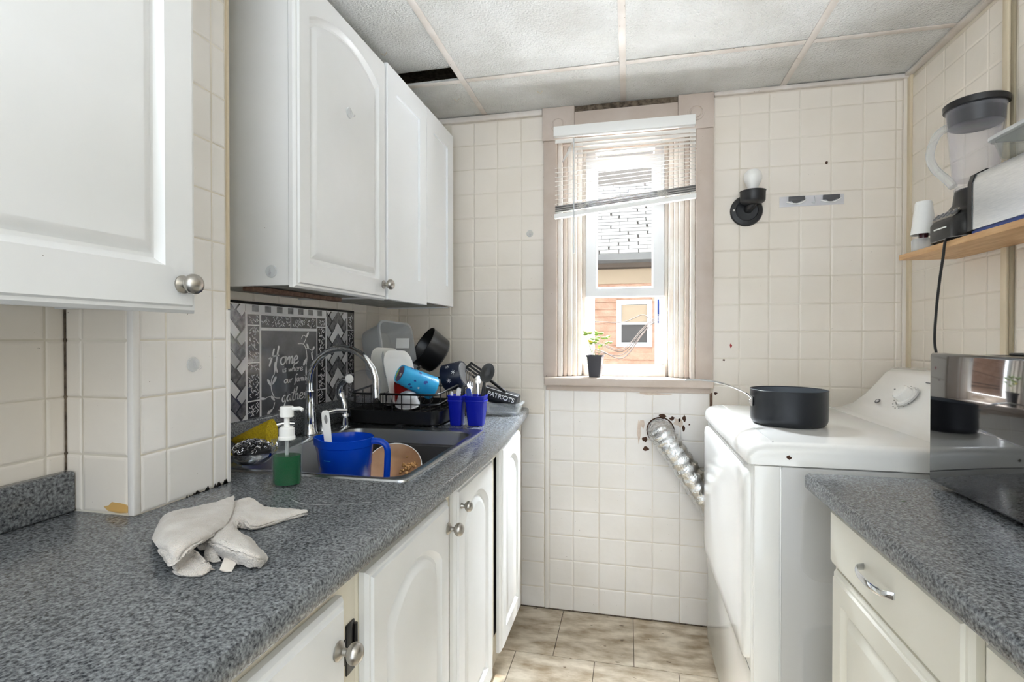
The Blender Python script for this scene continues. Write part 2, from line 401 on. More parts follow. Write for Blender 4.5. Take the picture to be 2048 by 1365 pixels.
# right wall
wr = struct('wall_right', box(NB(), XR, XR+.2, YN, YB+.16, -.1, ZC+.2), 'grout')
for y0, y1 in cuts(1.79, YB-.02, 1.862, .113):
    for z0, z1 in cuts(.93, 2.24, 1.033, .1133): put_tile(wr, y0, y1, z0, z1, XR, 'x-')
for y0, y1 in cuts(1.20, 1.74, 1.30, .113):
    for z0, z1 in cuts(.93, 2.24, 1.033, .1133): put_tile(wr, y0, y1, z0, z1, XR, 'x-')
part('seam_batten', box(NB(), XR-.012, XR, 1.762, 1.786, .93, ZC, .003), 'pine_trim', wr)
part('seam_batten', box(NB(), XR-.006, XR, 1.745, 1.760, .93, ZC, .002), 'seam', wr)
part('corner_trim', box(NB(), XR-.010, XR, YB-.03, YB-.001, .93, ZC, .002), 'pine_trim', wr)
part('wall_angle', box(NB(), XR-.024, XR, YN, YB, ZC-.014, ZC-.001, .001), 'bar', wr)
# ceiling: slab above, grid bars, loose panels
ce = struct('ceiling', box(NB(), XL-.2, XR+.2, YN, YB+.16, ZC+.16, ZC+.2), 'gap_dark')  # slab coloured dark so the void above the panels reads as shade
GX = [-1.273, -.648, -.023, .612, XR]; GY = [-1.675, -1.065, -.455, .155, .765, 1.375, 1.985, YB]
pm = None
for i in range(4):
    for j in range(7):
        x0, x1 = max(GX[i], XL)+.003, GX[i+1]-.003; y0, y1 = GY[j]+.003, GY[j+1]-.003
        if j % 2 == 0 and j < 6: y1 = GY[j+2]-.003
        if j % 2 == 1: continue
        bm = NB(); n = 8; top = []
        for a in range(n+1):
            row = []
            for d in range(n+1):
                x = x0+(x1-x0)*a/n; y = y0+(y1-y0)*d/n
                sag = -.004*math.sin(PI*a/n)*math.sin(PI*d/n)
                if j == 6: sag += (-.007*math.sin(PI*a/n)*(d/n)**3 if i in (1, 2) else 0)
                row.append(bm.verts.new((x, y, ZC + .002 + sag)))
            top.append(row)
        for a in range(n):
            for d in range(n): bm.faces.new((top[a][d], top[a+1][d], top[a+1][d+1], top[a][d+1]))
        r = bmesh.ops.extrude_face_region(bm, geom=list(bm.faces))
        bmesh.ops.translate(bm, vec=(0, 0, .014), verts=[v for v in r['geom'] if isinstance(v, bmesh.types.BMVert)])
        if i == 0 and j == 4:                                       # panel lifted out of its bar at the far edge
            for v in bm.verts:
                v.co.z += .045 * max(0, (v.co.y-1.4)/.58); v.co.y -= .02
        part('ceiling_panel', bm, 'ceil', ce)
for x in GX[1:4]: part('grid_bar', box(NB(), x-.012, x+.012, YN, YB, ZC-.003, ZC+.001, .001), 'bar', ce)
for i in range(4):
    for j in (2, 4, 6):
        x0, x1 = max(GX[i], XL), GX[i+1]
        part('cross_bar', box(NB(), x0+(.013 if i else 0), x1-.013, GY[j]-.012, GY[j]+.012, ZC-.002, ZC+.001, .001), 'bar', ce)
for x, y in ((-.86, 1.72), (-.72, 2.12), (-.36, 2.13)):
    b = NB(); tube(b, [(x-.012, y, ZC-.004), (x, y+.004, ZC-.012), (x+.012, y-.002, ZC-.004)], .0012, 5); part('paper_clip', b, 'pine_trim', ce)
# floor tiles
for row, (y0, y1, xo) in enumerate([(1.978, YB, .023), (1.673, 1.978, .183), (1.368, 1.673, .03), (1.063, 1.368, .18), (.758, 1.063, .05), (.453, .758, .2), (.148, .453, .02)]):
    for x0, x1 in cuts(-.60, .46, xo, .3065):
        b = box(NB(), x0+.0013, x1-.0013, y0+.0013, y1-.0013, -.004, 0); part('floor_tile', b, 'floor_tile', floor, smooth=False)

# ------------------------------------------------------------------ window
w1 = bpy.data.objects.new('window_1', None); C.objects.link(w1); w1['kind'] = 'structure'
YC = YB - .026
def wpart(n, b, m, **k): return part(n, b, m, w1, **k)
for x0, x1, x2, x3 in ((-.372, -.311, -.377, -.234), (.277, .346, .203, .346)):
    b = NB(); box(b, x0, x1, YC, YB, 1.058, 2.112, .003); wpart('casing', b, 'casing')
    b = NB(); box(b, x2, x3, YC-.008, YB, 2.112, 2.258, .003); cb = wpart('corner_block', b, 'casing')
    b = NB(); cx = (x2+x3)/2 + (.0 if x2 < 0 else .0)
    mx = Matrix.Translation((cx, YC-.008, 2.178)) @ Matrix.Rotation(PI/2, 4, 'X')
    lathe(b, [(.034, -.001), (.033, .003), (.027, .0035), (.026, .0005), (.022, .0005), (.020, .004), (.008, .005), (0, .005)], 28, mx)
    part('rosette', b, 'casing', cb)
b = NB(); box(b, -.234, .203, YC, YB, 2.135, 2.232, .002); wpart('header_board', b, 'casing')
b = NB(); box(b, -.234, .203, YC-.012, YC+.002, 2.118, 2.142, .006, 3); wpart('header_moulding', b, 'casing')
b = NB(); box(b, -.234, .203, YC+.012, YB, 2.232, 2.262); wpart('header_gap_shade', b, 'gap_dark', smooth=False)  # dark block, the gap's shade put in as colour
b = NB(); box(b, -.367, .348, YB-.052, YB+.17, 1.022, 1.058, .006, 3); wpart('stool', b, 'casing')
b = NB(); box(b, -.362, .340, YB-.014, YB, .996, 1.022, .004); wpart('apron', b, 'casing')
# stepped jambs on both sides
for sgn, x_in, x_out in ((-1, -.196, -.311), (1, .160, .277)):
    w = (x_out - x_in)
    stp = [(1, .82, .0), (.82, .66, .018), (.66, .46, .03), (.46, .30, .045), (.30, .12, .07), (.12, -.03, .10)]
    for k, (f0, f1, dy) in enumerate(stp):
        xa, xb = x_in + w*f0, x_in + w*f1
        b = NB(); box(b, min(xa, xb), max(xa, xb), YB+dy-.012*(k == 0), YB+.17, 1.058, 2.20, .005, 3); wpart('jamb_moulding', b, 'casing' if k == 1 else 'jamb')
b = NB(); box(b, -.311, .277, YB-.002, YB+.17, 2.10, 2.20); wpart('head_jamb', b, 'casing')
# raised lower sash and upper sash behind it
def sash(x0, x1, z0, z1, y0, y1, side, bot, top, mname, name):
    b = NB()
    o = [(x0, z0), (x1, z0), (x1, z1), (x0, z1)]; i = [(x0+side, z0+bot), (x1-side, z0+bot), (x1-side, z1-top), (x0+side, z1-top)]
    i2 = [(p[0] + (.006 if p[0] < .5*(x0+x1) else -.006), p[1] + (.006 if p[1] < .5*(z0+z1) else -.006)) for p in i]
    def ring(L, y): return [(p[0], y, p[1]) for p in L]
    loft(b, [ring(i2, y1), ring(o, y1), ring(o, y0+.002), ring([(p[0]+(.003 if k in (0, 3) else -.003), p[1]+(.003 if k < 2 else -.003)) for k, p in enumerate(o)], y0), ring(i, y0), ring(i2, y0+.012), ring(i2, y1)], True, False)
    s = wpart(name, b, mname, smooth=False)
    b = NB(); box(b, i2[0][0], i2[1][0], (y0+y1)/2, (y0+y1)/2+.004, i2[0][1], i2[2][1]); part('pane', b, 'pane', s, smooth=False)
    return s
s1 = sash(-.193, .156, 1.420, 2.06, YB+.085, YB+.118, .047, .040, .045, 'vinyl', 'raised_sash')
sash(-.196, .160, 1.422, 2.19, YB+.123, YB+.150, .045, .04, .06, 'vinyl', 'upper_sash')
b = NB()
for x0, x1 in ((-.20, -.157), (.120, .163)): box(b, x0, x1, YB+.12, YB+.16, 1.07, 1.421, .003)
wpart('outer_frame', b, 'vinyl')
b = NB(); box(b, -.20, .163, YB+.075, YB+.16, 1.05, 1.108, .006, 2); wpart('bottom_frame', b, 'jamb')
b = NB(); blot(b, .085, 1.083, .12, .03, YB+.0745, 15, 3); wpart('bare_patch', b, 'casing', smooth=False)
b = NB(); box(b, .129, .136, YB+.1185, YB+.1195, 1.34, 1.408); st = wpart('sticker', b, 'inkb', smooth=False)
for k in range(6):
    b = NB(); box(b, .130, .135, YB+.1185, YB+.1195, 1.30+.0065*k, 1.3035+.0065*k); part('sticker_mark', b, 'inkb', st, smooth=False)

# blind
bl = thing('window_blind', 'white venetian blind hanging crooked in the window', 'window blind', (-.02, YB-.05, 2.14))
def bpart(n, b, m, **k): return part(n, b, m, bl, **k)
b = NB(); box(b, -.322, .270, YC-.040, YC-.010, 2.117, 2.160, .003); bpart('headrail', b, 'white_pl')
def slat(z, tilt, xs=(-.316, .272), ang=.25, y=YC-.024, wd=.0125, sagk=0):
    b = NB(); rows = []
    for k in range(7):
        x = xs[0] + (xs[1]-xs[0])*k/6; zz = z + tilt*(x-xs[0]) - sagk*math.sin(PI*k/6)
        rows.append([(x, y + wd*t*math.cos(ang), zz + wd*t*math.sin(ang) + .0022*(1-t*t)) for t in (-1, -.5, 0, .5, 1)])
    loft(b, rows, False, False)
    r = bmesh.ops.extrude_face_region(b, geom=list(b.faces)); bmesh.ops.translate(b, vec=(0, 0, -.0006), verts=[v for v in r['geom'] if isinstance(v, bmesh.types.BMVert)])
    return b
NS = 15
for k in range(NS):
    f = k / (NS - 1); z = 2.098 - f*(2.098-1.822); tl = .098 * f**1.2
    x0 = -.316 if k > 5 or k == 0 else -.235 + .01*random.random()
    o = bpart('slat', slat(z, tl, (x0, .272), 1.0 - .75*min(1, f*2.2)), 'slat')
for k in range(7):
    bpart('slat', slat(1.785+.0045*k, .097, ang=.05, sagk=.002*random.random()), 'grey_pl' if k % 2 else 'white_pl')
b = NB(); loft(b, [[(x, YC-.037, z), (x, YC-.011, z), (x, YC-.011, z+.018), (x, YC-.037, z+.018)] for x, z in ((-.318, 1.758), (.273, 1.758+.097*.59))]); bpart('bottom_rail', b, 'white_pl')
b = NB(); tube(b, [(-.233, YC-.046, 2.10), (-.232, YC-.047, 1.80), (-.232, YC-.046, 1.60)], .0035, 6); bpart('tilt_wand', b, 'frost')
for x in (-.195, .135):
    b = NB(); tube(b, [(x, YC-.038, 2.118), (x, YC-.038, 1.83+.098*(x+.316))], .0009, 5); bpart('ladder_cord', b, 'cord_w')
    for q in range(2):
        b = NB(); P = []; zc = 1.785+.098*(x+.316)
        for k in range(14):
            P.append((x + random.uniform(-.028, .028), YC-.043+random.uniform(-.004, .003), zc + random.uniform(-.012, .022)))
        tube(b, P, .0009, 4, smooth=4); bpart('tangled_cord', b, 'cord_w')
b = NB(); loft(b, [[(-.24+dx*.0, YC-.03, 2.09-k*.022), (-.222-.006*math.sin(k*2), YC-.05+.004*math.cos(k*3), 2.088-k*.022)] for k, dx in enumerate([0]*5)], False, False)
for v in b.verts: v.co.x -= (2.09 - v.co.z)*.55
bpart('torn_slat', b, 'slat', smooth=False, label='torn crumpled slat end')

# ------------------------------------------------------------------ outdoors, seen through the window
hs = thing('neighbour_house', 'tan sided house with pale shingle roof seen through the window', 'house', (0, 7.2, -3))
part('house_wall', box(NB(), -4, 4, 7.0, 9.5, -3, 2.2), 'siding', hs, smooth=False)
for k in range(24):
    z = -.3 + k*.095
    if z > 1.82: break
    segs = [(-3, 3)]
    if 1.07 < z + .05 and z < 1.70: segs = [(-3, -.15), (.30, 3)]
    for x0, x1 in segs:
        b = NB(); prism(b, [(x0, 7.0, z+.093), (x0, 6.985, z+.093), (x0, 6.965, z), (x0, 7.0, z)], (x1-x0, 0, 0)); part('siding_board', b, 'siding', hs, smooth=False)
b = NB(); box(b, -.15, .30, 6.94, 7.0, 1.10, 1.16, .005); box(b, -.15, .30, 6.94, 7.0, 1.66, 1.72, .005); box(b, -.15, -.09, 6.94, 7, 1.16, 1.66); box(b, .24, .30, 6.94, 7, 1.16, 1.66); box(b, -.09, .24, 6.95, 7, 1.395, 1.43, .004)
hw = part('house_window', b, 'vinyl', hs)
b = NB(); box(b, -.09, .24, 6.985, 6.995, 1.16, 1.66); part('dark_glass', b, 'dark_in', hw, smooth=False)
b = NB(); box(b, -.085, .235, 6.975, 6.984, 1.43, 1.655); part('window_shade', b, 'fascia', hw, smooth=False)
b = NB(); box(b, -4, 4, 6.93, 7.0, 1.84, 1.93); part('frieze_board', b, 'siding', hs, smooth=False)
b = NB(); box(b, -4, 4, 6.90, 7.0, 1.93, 2.12); part('fascia_board', b, 'fascia', hs, smooth=False)
b = NB(); box(b, -4, 4, 6.72, 7.0, 2.12, 2.18); part('soffit', b, 'soffit', hs, smooth=False)
b = NB(); prism(b, [(-4, 6.74, 2.17), (-4, 6.62, 2.20), (-4, 6.60, 2.275), (-4, 6.62, 2.28), (-4, 6.74, 2.28)], (8, 0, 0)); part('gutter', b, 'gutter', hs, smooth=False)
b = NB(); prism(b, [(-4, 6.64, 2.26), (-4, 9.6, 4.75), (-4, 9.6, 4.6), (-4, 6.75, 2.2)], (8, 0, 0)); part('roof_deck', b, 'felt', hs, smooth=False)
rs = math.atan2(4.75-2.26, 9.6-6.64); sc_, ss_ = math.cos(rs), math.sin(rs)
b = NB(); box(b, -.116, .116, .002, .088, -.004, .014); me = bpy.data.meshes.new('shingle'); b.to_mesh(me); b.free(); me.materials.append(M['shingle'])
for r_ in range(22):
    for q in range(-5, 6):
        d = .02 + r_*.092; x = q*.242 + (.12 if r_ % 2 else 0) + random.uniform(-.012, .012)
        o = bpy.data.objects.new('shingle', me); C.objects.link(o); o.parent = hs; o.matrix_parent_inverse = rootmx(hs).inverted()
        o.location = (x, 6.64 + sc_*d - ss_*.006, 2.262 + ss_*d + sc_*.006); o.rotation_euler = (rs - .05, 0, 0)
cbl = thing('utility_cables', 'sagging bundle of dark utility cables outside the window', 'cable', (-2, 4.6, 1.3))
for k, (za, zm, zb) in enumerate([(1.37, 1.335, 1.42), (1.18, 1.10, 1.42), (1.17, 1.08, 1.41), (1.12, 1.02, 1.40), (1.10, 1.05, 1.39)]):
    b = NB(); tube(b, [(-2.6, 6.97, za+.1), (-.6, 5.0, za+.02), (-.26, 4.6, za), (-.05, 4.6+.02*k, zm+.03), (.12, 4.6, (zm+zb)/2+.05), (.22, 4.6, zb-.03), (.5, 5.0, zb+.12), (1.6, 6.95, zb+.35)], .004+.002*(k == 3), 5, smooth=6); part('strand', b, 'cable', cbl)
struct('ground_outside', box(NB(), -30, 30, 2.6, 50, -3.2, -3), 'ground')

# ------------------------------------------------------------------ cabinet doors and knobs
def arch_loop(w, h, inset_s, inset_b, inset_t, rise, d, k=14):
    x0, x1 = -w/2 + inset_s + d, w/2 - inset_s - d; z0 = inset_b + d; zt = h - inset_t - d
    sp = zt - rise
    pts = [(x0, z0), (x1, z0)]
    for i in range(k + 1):
        t = i / k; x = x1 + (x0 - x1)*t
        pts.append((x, sp + rise*math.sin(PI*t)**.75 if rise else sp))
    return pts
def rect_loop(w, h, d, k=14):
    x0, x1 = -w/2+d, w/2-d
    return [(x0, d), (x1, d)] + [(x1 + (x0-x1)*i/k, h-d) for i in range(k+1)]
def door_bm(w, h, t=.021, style='arch', rise=.055, st=.058, bt=.065, tp=.055):
    """local frame: x across, z up from the bottom, y = -outwards"""
    b = NB()
    R = lambda L, n: [(p[0], -n, p[1]) for p in L]
    rings = [R(rect_loop(w, h, 0), 0), R(rect_loop(w, h, 0), t-.011), R(rect_loop(w, h, .005), t-.005), R(rect_loop(w, h, .010), t-.0045), R(rect_loop(w, h, .013), t)]
    A = lambda d: arch_loop(w, h, st, bt, tp, rise if style == 'arch' else 0, d)
    if style == 'shaker':
        rings += [R(A(0), t), R(A(.0005), t-.008)]
    else:
        rings += [R(A(0), t), R(A(.004), t-.006), R(A(.010), t-.0105), R(A(.016), t-.010), R(A(.019), t-.0072), R(A(.032), t-.001), R(A(.034), t-.0008)]
    if style == 'shaker': rings[2:5] = [R(rect_loop(w, h, 0), t-.001), R(rect_loop(w, h, .001), t)]
    loft(b, rings, True, True); return b
def knob_bm(r=.0155, ln=.030, base=.013):
    b = NB(); pr = [(0, 0), (base, 0), (base, .003), (base*.8, .0055), (.0055, .009), (.005, ln*.42)]
    z0 = ln - r*.55
    for k in range(9):
        a = -PI*.42 + (PI*.92)*k/8; pr.append((max(r*math.cos(a), .0), z0 + r*.78*math.sin(a)))
    pr[-1] = (0, pr[-1][1]); lathe(b, pr, 20); return b
def add_door(parent, face, plane, u0, u1, z0, z1, mname, style='arch', knob=None, swing=0, hinge=None, **kw):
    w, h = u1-u0, z1-z0
    o = mkobj('door' if kw.pop('dn', None) is None else 'drawer_front', door_bm(w, h, style=style, **kw), mname, 30); o.parent = parent
    rz = PI/2 if face == 'x+' else -PI/2
    mx = Matrix.Translation((plane, (u0+u1)/2, z0)) @ Matrix.Rotation(rz, 4, 'Z')
    if swing:
        hp = Vector((plane, hinge, z0)); mx = Matrix.Translation(hp) @ Matrix.Rotation(swing, 4, 'Z') @ Matrix.Translation(-hp) @ mx
    o.matrix_local = rootmx(parent).inverted() @ mx
    if knob:
        ku, kz, km, kk = knob
        lu = (ku - (u0+u1)/2) * (1 if face == 'x+' else -1)
        kb = mkobj('knob', knob_bm(**kk), km, 40); kb.parent = o
        kb.matrix_local = Matrix.Translation((lu, -.0205, kz - z0)) @ Matrix.Rotation(PI/2, 4, 'X')
    return o

# wall cabinets on the left
def carcass(parent, x0, x1, y0, y1, z0, z1, mname, under='under'):
    part('side_panel', box(NB(), x0, x1, y0, y0+.016, z0, z1, .001), mname, parent)
    part('side_panel', box(NB(), x0, x1, y1-.016, y1, z0, z1, .001), mname, parent)
    part('top_panel', box(NB(), x0, x1, y0+.016, y1-.016, z1-.016, z1), mname, parent, smooth=False)
    part('bottom_panel', box(NB(), x0, x1-.002, y0+.016, y1-.016, z0+.004, z0+.02), under, parent, smooth=False)
    part('back_panel', box(NB(), x0, x0+.006, y0+.016, y1-.016, z0+.02, z1-.016), mname, parent, smooth=False)
k1 = thing('wall_cabinet', 'white wall cabinet with an arched door above the kitchen sink', 'cabinet', (-.93, 1.31, 1.36))
carcass(k1, XL+.006, -.788, 1.082, 1.547, 1.362, 2.125, 'cab')
part('door_gap_sheet', box(NB(), -.7878, -.786, 1.085, 1.545, 1.366, 2.12), 'gap_dark', k1, smooth=False)  # dark sheet behind the door, putting the gap's shade into colour
add_door(k1, 'x+', -.784, 1.078, 1.545, 1.356, 2.122, 'cab', rise=.05, st=.052, bt=.062, tp=.05, knob=(1.52, 1.405, 'nickel', dict(r=.0165, ln=.034, base=.0135)))
part('wood_cleat', box(NB(), -.93, -.90, 1.10, 1.50, 1.352, 1.363), 'brown', k1, smooth=False)
k2 = thing('wall_cabinet', 'white wall cabinet with two flat panel doors in the corner by the window wall', 'cabinet', (-.93, 1.87, 1.36))
carcass(k2, XL+.006, -.788, 1.552, 2.196, 1.366, 2.13, 'cab2')
part('door_gap_sheet', box(NB(), -.7878, -.786, 1.56, 2.19, 1.37, 2.12), 'gap_dark', k2, smooth=False)  # same dark sheet, shade of the door gaps as colour
add_door(k2, 'x+', -.784, 1.551, 1.884, 1.361, 2.128, 'cab2', style='shaker', st=.066, bt=.085, tp=.075)
add_door(k2, 'x+', -.784, 1.888, 2.194, 1.372, 2.13, 'cab2', style='shaker', st=.07, bt=.085, tp=.075)
k3 = thing('wall_cabinet', 'white wall cabinet beside the tiled chase with its door slightly ajar', 'cabinet', (-.87, .48, 1.28))
carcass(k3, XN+.004, -.735, .17, CY0-.006, 1.289, 2.12, 'cab', 'cab')
add_door(k3, 'x+', -.733, .18, .722, 1.277, 2.118, 'cab', rise=.05, st=.062, bt=.072, tp=.06, knob=(.690, 1.322, 'nickel', dict(r=.0165, ln=.032, base=.0145)), swing=-.035, hinge=.18)

# base cabinets on the left
XF = -.432
def base_left(name_label, y0, y1, stiles, doors, dark=False):
    t = thing('base_cabinet', name_label, 'cabinet', (-.75, (y0+y1)/2, 0))
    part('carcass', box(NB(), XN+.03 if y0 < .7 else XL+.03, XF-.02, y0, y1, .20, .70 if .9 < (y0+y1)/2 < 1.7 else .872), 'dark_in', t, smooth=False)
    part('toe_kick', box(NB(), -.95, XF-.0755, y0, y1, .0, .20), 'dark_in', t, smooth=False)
    for a, b_ in stiles: part('stile', box(NB(), XF-.02, XF, a, b_, .20, .873, .001), 'frame', t)
    part('top_rail', box(NB(), XF-.02, XF-.0005, y0, y1, .835, .873, .001), 'frame', t)
    part('bottom_rail', box(NB(), XF-.075, XF-.06, y0, y1, .0, .13, .001), 'frame', t)
    for d in doors: add_door(t, 'x+', XF+.001, *d[0], 'cab', **d[1])
    return t
nk = dict(r=.0155, ln=.036, base=.014)
ba = base_left('white base cabinet under the counter that holds the crumpled towel', -.55, .757, [(-.55, -.50), (.09, .14), (.69, .757)],
          [((-.49, .095, .12, .848), {}), ((.13, .70, .12, .848), dict(knob=(.672, .782, 'nickel', nk)))])
b = NB(); box(b, XF, XF+.003, .728, .752, .705, .785, .001); box(b, XF, XF+.002, .718, .728, .725, .765, .001); tube(b, [(XF+.004, .752, .715), (XF+.004, .752, .778)], .004, 6); part('hinge', b, 'black', ba)
base_left('white sink base cabinet with two arched doors under the kitchen sink', .757, 1.62, [(.757, .80), (1.16, 1.21), (1.555, 1.60)],
          [((.768, 1.158, .12, .852), dict(rise=.06, knob=(1.140, .790, 'nickel', nk))), ((1.208, 1.557, .17, .864), dict(rise=.06, knob=(1.238, .812, 'nickel', dict(r=.014, ln=.028, base=.007))))])
bd = base_left('narrow white base cabinet beside the window wall with a dark gap at its door', 1.622, 2.04, [(1.622, 1.640), (2.0, 2.04)], [((1.672, 1.985, .175, .868), dict(rise=.05))])

# left countertop with sink cut-out
def counter_bm(segs, z1=.914, z0=.876):
    b = NB()
    for st in segs:
        rings = []
        for y, xb, xf, rounded in st:
            if rounded > 0: p = [(xb, z1), (xf-.010, z1), (xf-.004, z1-.002), (xf, z1-.008), (xf, z0+.008), (xf-.003, z0+.002), (xf-.008, z0), (xb, z0)]
            elif rounded < 0: p = [(xb, z1), (xf+.010, z1), (xf+.004, z1-.002), (xf, z1-.008), (xf, z0+.008), (xf+.003, z0+.002), (xf+.008, z0), (xb, z0)]
            else: p = [(xb, z1), (xf, z1), (xf, z0), (xb, z0)]
            rings.append([(x, y, z) for x, z in p])
        loft(b, rings)
    return b
SX0, SX1, SY0, SY1 = -.985, -.478, 1.060, 1.705      # sink outer rim
ct = thing('countertop', 'speckled grey laminate countertop holding the sink', 'countertop', (-.72, .9, .876))
xf = lambda y: -.402 + .014*max(0, min(1, (y-.6)/.8)) - (.056*((y-1.45)/.87)**1.3 if y > 1.45 else 0)
seg = [[(y, XN+.001 if y < .75 else XN+.001, xf(y), 1) for y in (-.6, .0, .4, .757)],
       [(y, CX+.001, xf(y), 1) for y in (.757, .87, .983)],
       [(y, XL+.001, xf(y), 1) for y in (.983, SY0+.012)],
       [(y, SX1-.012, xf(y), 1) for y in (SY0+.012, 1.3, 1.45, SY1-.012)],
       [(SY0+.012, XL+.001, SX0+.012, 0), (SY1-.012, XL+.001, SX0+.012, 0)],
       [(y, XL+.001, xf(y), 1) for y in (SY1-.012, 1.85, 2.0, 2.15, YB-.004)]]
part('worktop', counter_bm(seg), 'counter', ct)
b = NB(); box(b, XN+.001, -.998, -.6, CY0-.002, .9145, .990, .006, 3); part('backsplash', b, 'counter', ct)
b = NB(); box(b, XL+.004, XL+.026, CY1+.002, YB-.006, .9145, 1.000, .006, 3); part('backsplash', b, 'counter', ct)
for k, pts in enumerate([[(-.655, .905), (-.615, .885), (-.57, .888), (-.53, .905), (-.49, .925)], [(-.62, .96), (-.60, .955), (-.585, .958)], [(-.60, .915), (-.575, .902), (-.55, .905)], [(-.64, .93), (-.63, .922)], [(-.56, .965), (-.545, .96)]]):
    b = NB(); P = smooth_path([(x, y, .9144) for x, y in pts], 6); prev = None
    for i, p in enumerate(P):
        w_ = (.0016 if k == 0 else .001)*random.uniform(.3, 1.2); cur = (b.verts.new(p + Vector((0, w_, 0))), b.verts.new(p - Vector((0, w_, 0))))
        if prev: b.faces.new((prev[0], prev[1], cur[1], cur[0]))
        prev = cur
    part('scuff_mark', b, 'gray_b', ct, smooth=False)
# sink
sk = thing('kitchen_sink', 'stainless steel single bowl sink set into the grey counter', 'sink', ((SX0+SX1)/2, (SY0+SY1)/2, .74))
def rr3(x0, x1, y0, y1, r, z): return [((x0+x1)/2+p[0], (y0+y1)/2+p[1], z) for p in rrect(x1-x0, y1-y0, r, 5)]
bx0, bx1, by0, by1 = SX0+.030, SX1-.030, SY0+.030, SY1-.045
b = NB(); loft(b, [rr3(SX0, SX1, SY0, SY1, .022, .9145), rr3(SX0+.001, SX1-.001, SY0+.001, SY1-.001, .022, .919), rr3(SX0+.006, SX1-.006, SY0+.006, SY1-.006, .022, .921),
               rr3(SX0+.014, SX1-.014, SY0+.014, SY1-.014, .024, .9185), rr3(bx0-.006, bx1+.006, by0-.006, by1+.006, .05, .9175), rr3(bx0, bx1, by0, by1, .05, .9145)], True, False)
part('rim', b, 'steel', sk)
b = NB(); loft(b, [rr3(bx0, bx1, by0, by1, .05, .9145), rr3(bx0+.004, bx1-.004, by0+.004, by1-.004, .05, .90), rr3(bx0+.012, bx1-.012, by0+.012, by1-.012, .05, .765), rr3(bx0+.022, bx1-.022, by0+.022, by1-.022, .05, .748), rr3(bx0+.05, bx1-.05, by0+.05, by1-.05, .05, .742)], True, False)
bmesh.ops.edgeloop_fill(b, edges=[e for e in b.edges if e.is_boundary and all(v.co.z < .745 for v in e.verts)])
part('bowl', b, 'sinkin', sk)
b = NB(); lathe(b, [(.0, .004), (.02, .004), (.03, .006), (.042, .003), (.044, 0)], 24, Matrix.Translation(((bx0+bx1)/2, (by0+by1)/2, .742))); part('drain', b, 'steel', sk)

# ------------------------------------------------------------------ faucet and sink clutter
fy, fx = 1.52, -1.03
fa = thing('faucet', 'chrome gooseneck kitchen faucet behind the sink', 'faucet', (fx, fy, .914))
b = NB(); lathe(b, [(0, 0), (.025, 0), (.025, .006), (.021, .012), (.020, .04), (.0165, .10), (.0135, .138), (.015, .142), (.0135, .147), (0, .148)], 28, Matrix.Translation((fx, fy, .9145))); part('base', b, 'chrome', fa)
P = [(fx, fy, 1.05), (fx, fy, 1.085)]
for k in range(13):
    a = PI - PI*1.04*k/12; P.append((fx+.12 + .12*math.cos(a), fy, 1.085 + .117*math.sin(a)))
b = NB(); tube(b, P, .0105, 16); part('spout', b, 'chrome', fa)
b = NB(); tube(b, [P[-1], (P[-1][0]+.001, fy, P[-1][2]-.018)], .0125, 16); tube(b, [(P[-1][0], fy, P[-1][2]-.016), (P[-1][0]+.001, fy, P[-1][2]-.028)], .0105, 16); part('aerator', b, 'chrome', fa)
for hy, dx, dy in ((1.33, .05, .04), (1.60, .055, .055)):
    b = NB(); lathe(b, [(0, 0), (.024, 0), (.023, .008), (.017, .02), (.016, .045), (.018, .05), (.016, .062), (0, .068)], 22, Matrix.Translation((fx, hy, .9145)))
    tube(b, [(fx, hy, .970), (fx+dx*.5, hy+dy*.5, .979), (fx+dx, hy+dy, .976)], (.011, .008), 12, smooth=4); part('lever_handle', b, 'chrome', fa)
sp = thing('side_sprayer', 'chrome side sprayer standing beside the dish rack', 'sprayer', (-.985, 1.665, .914))
b = NB(); lathe(b, [(0, 0), (.024, 0), (.023, .006), (.014, .010), (.013, .035), (.019, .042), (.018, .05), (0, .052)], 22, Matrix.Translation((-.985, 1.665, .9145))); part('holder', b, 'chrome', sp)
b = NB(); tube(b, [(-.985, 1.665, .955), (-.99, 1.665, 1.0), (-1.005, 1.665, 1.035), (-1.0, 1.66, 1.065), (-.975, 1.65, 1.085), (-.955, 1.64, 1.09)], [.012]*8+[.016]*8+[.015]*20, 14, smooth=5); part('spray_head', b, 'chrome', sp)
b = NB(); lathe(b, [(0, .003), (.011, .003), (.0155, .001), (.0155, -.004)], 18, Matrix.Translation((-.9535, 1.6395, 1.0905)) @ axes((.8, -.45, .2)).to_4x4()); part('nozzle', b, 'white_pl', sp)

so = thing('soap_dispenser', 'clear pump bottle half full of green dish soap', 'soap dispenser', (-.727, .99, .914))
T = Matrix.Translation((-.727, .99, .9145)) @ Matrix.Rotation(.25, 4, 'Z')
b = NB(); lathe(b, [(0, 0), (.030, 0), (.032, .003), (.0325, .09), (.033, .100), (.031, .101), (.017, .102)], 32, T, 1, .72); part('bottle', b, 'glassdish', so)
b = NB(); lathe(b, [(0, .004), (.0285, .004), (.0295, .008), (.0295, .066), (0, .066)], 32, T, 1, .70); part('liquid', b, 'green', so)
b = NB(); lathe(b, [(0, .10), (.0175, .10), (.0175, .106), (.016, .108), (.016, .124), (.012, .128), (.006, .129), (.0055, .147), (.012, .148), (.0145, .150), (.0145, .170), (.013, .172), (0, .172)], 24, T)
tube(b, [T @ Vector((.0, 0, .166)), T @ Vector((.03, -.003, .168)), T @ Vector((.036, -.004, .164))], .0042, 8); part('pump', b, 'white_pl', so)
b = NB(); tube(b, [T @ Vector((0, 0, .01)), T @ Vector((0, 0, .10))], .0035, 8); part('dip_tube', b, 'frost', so)

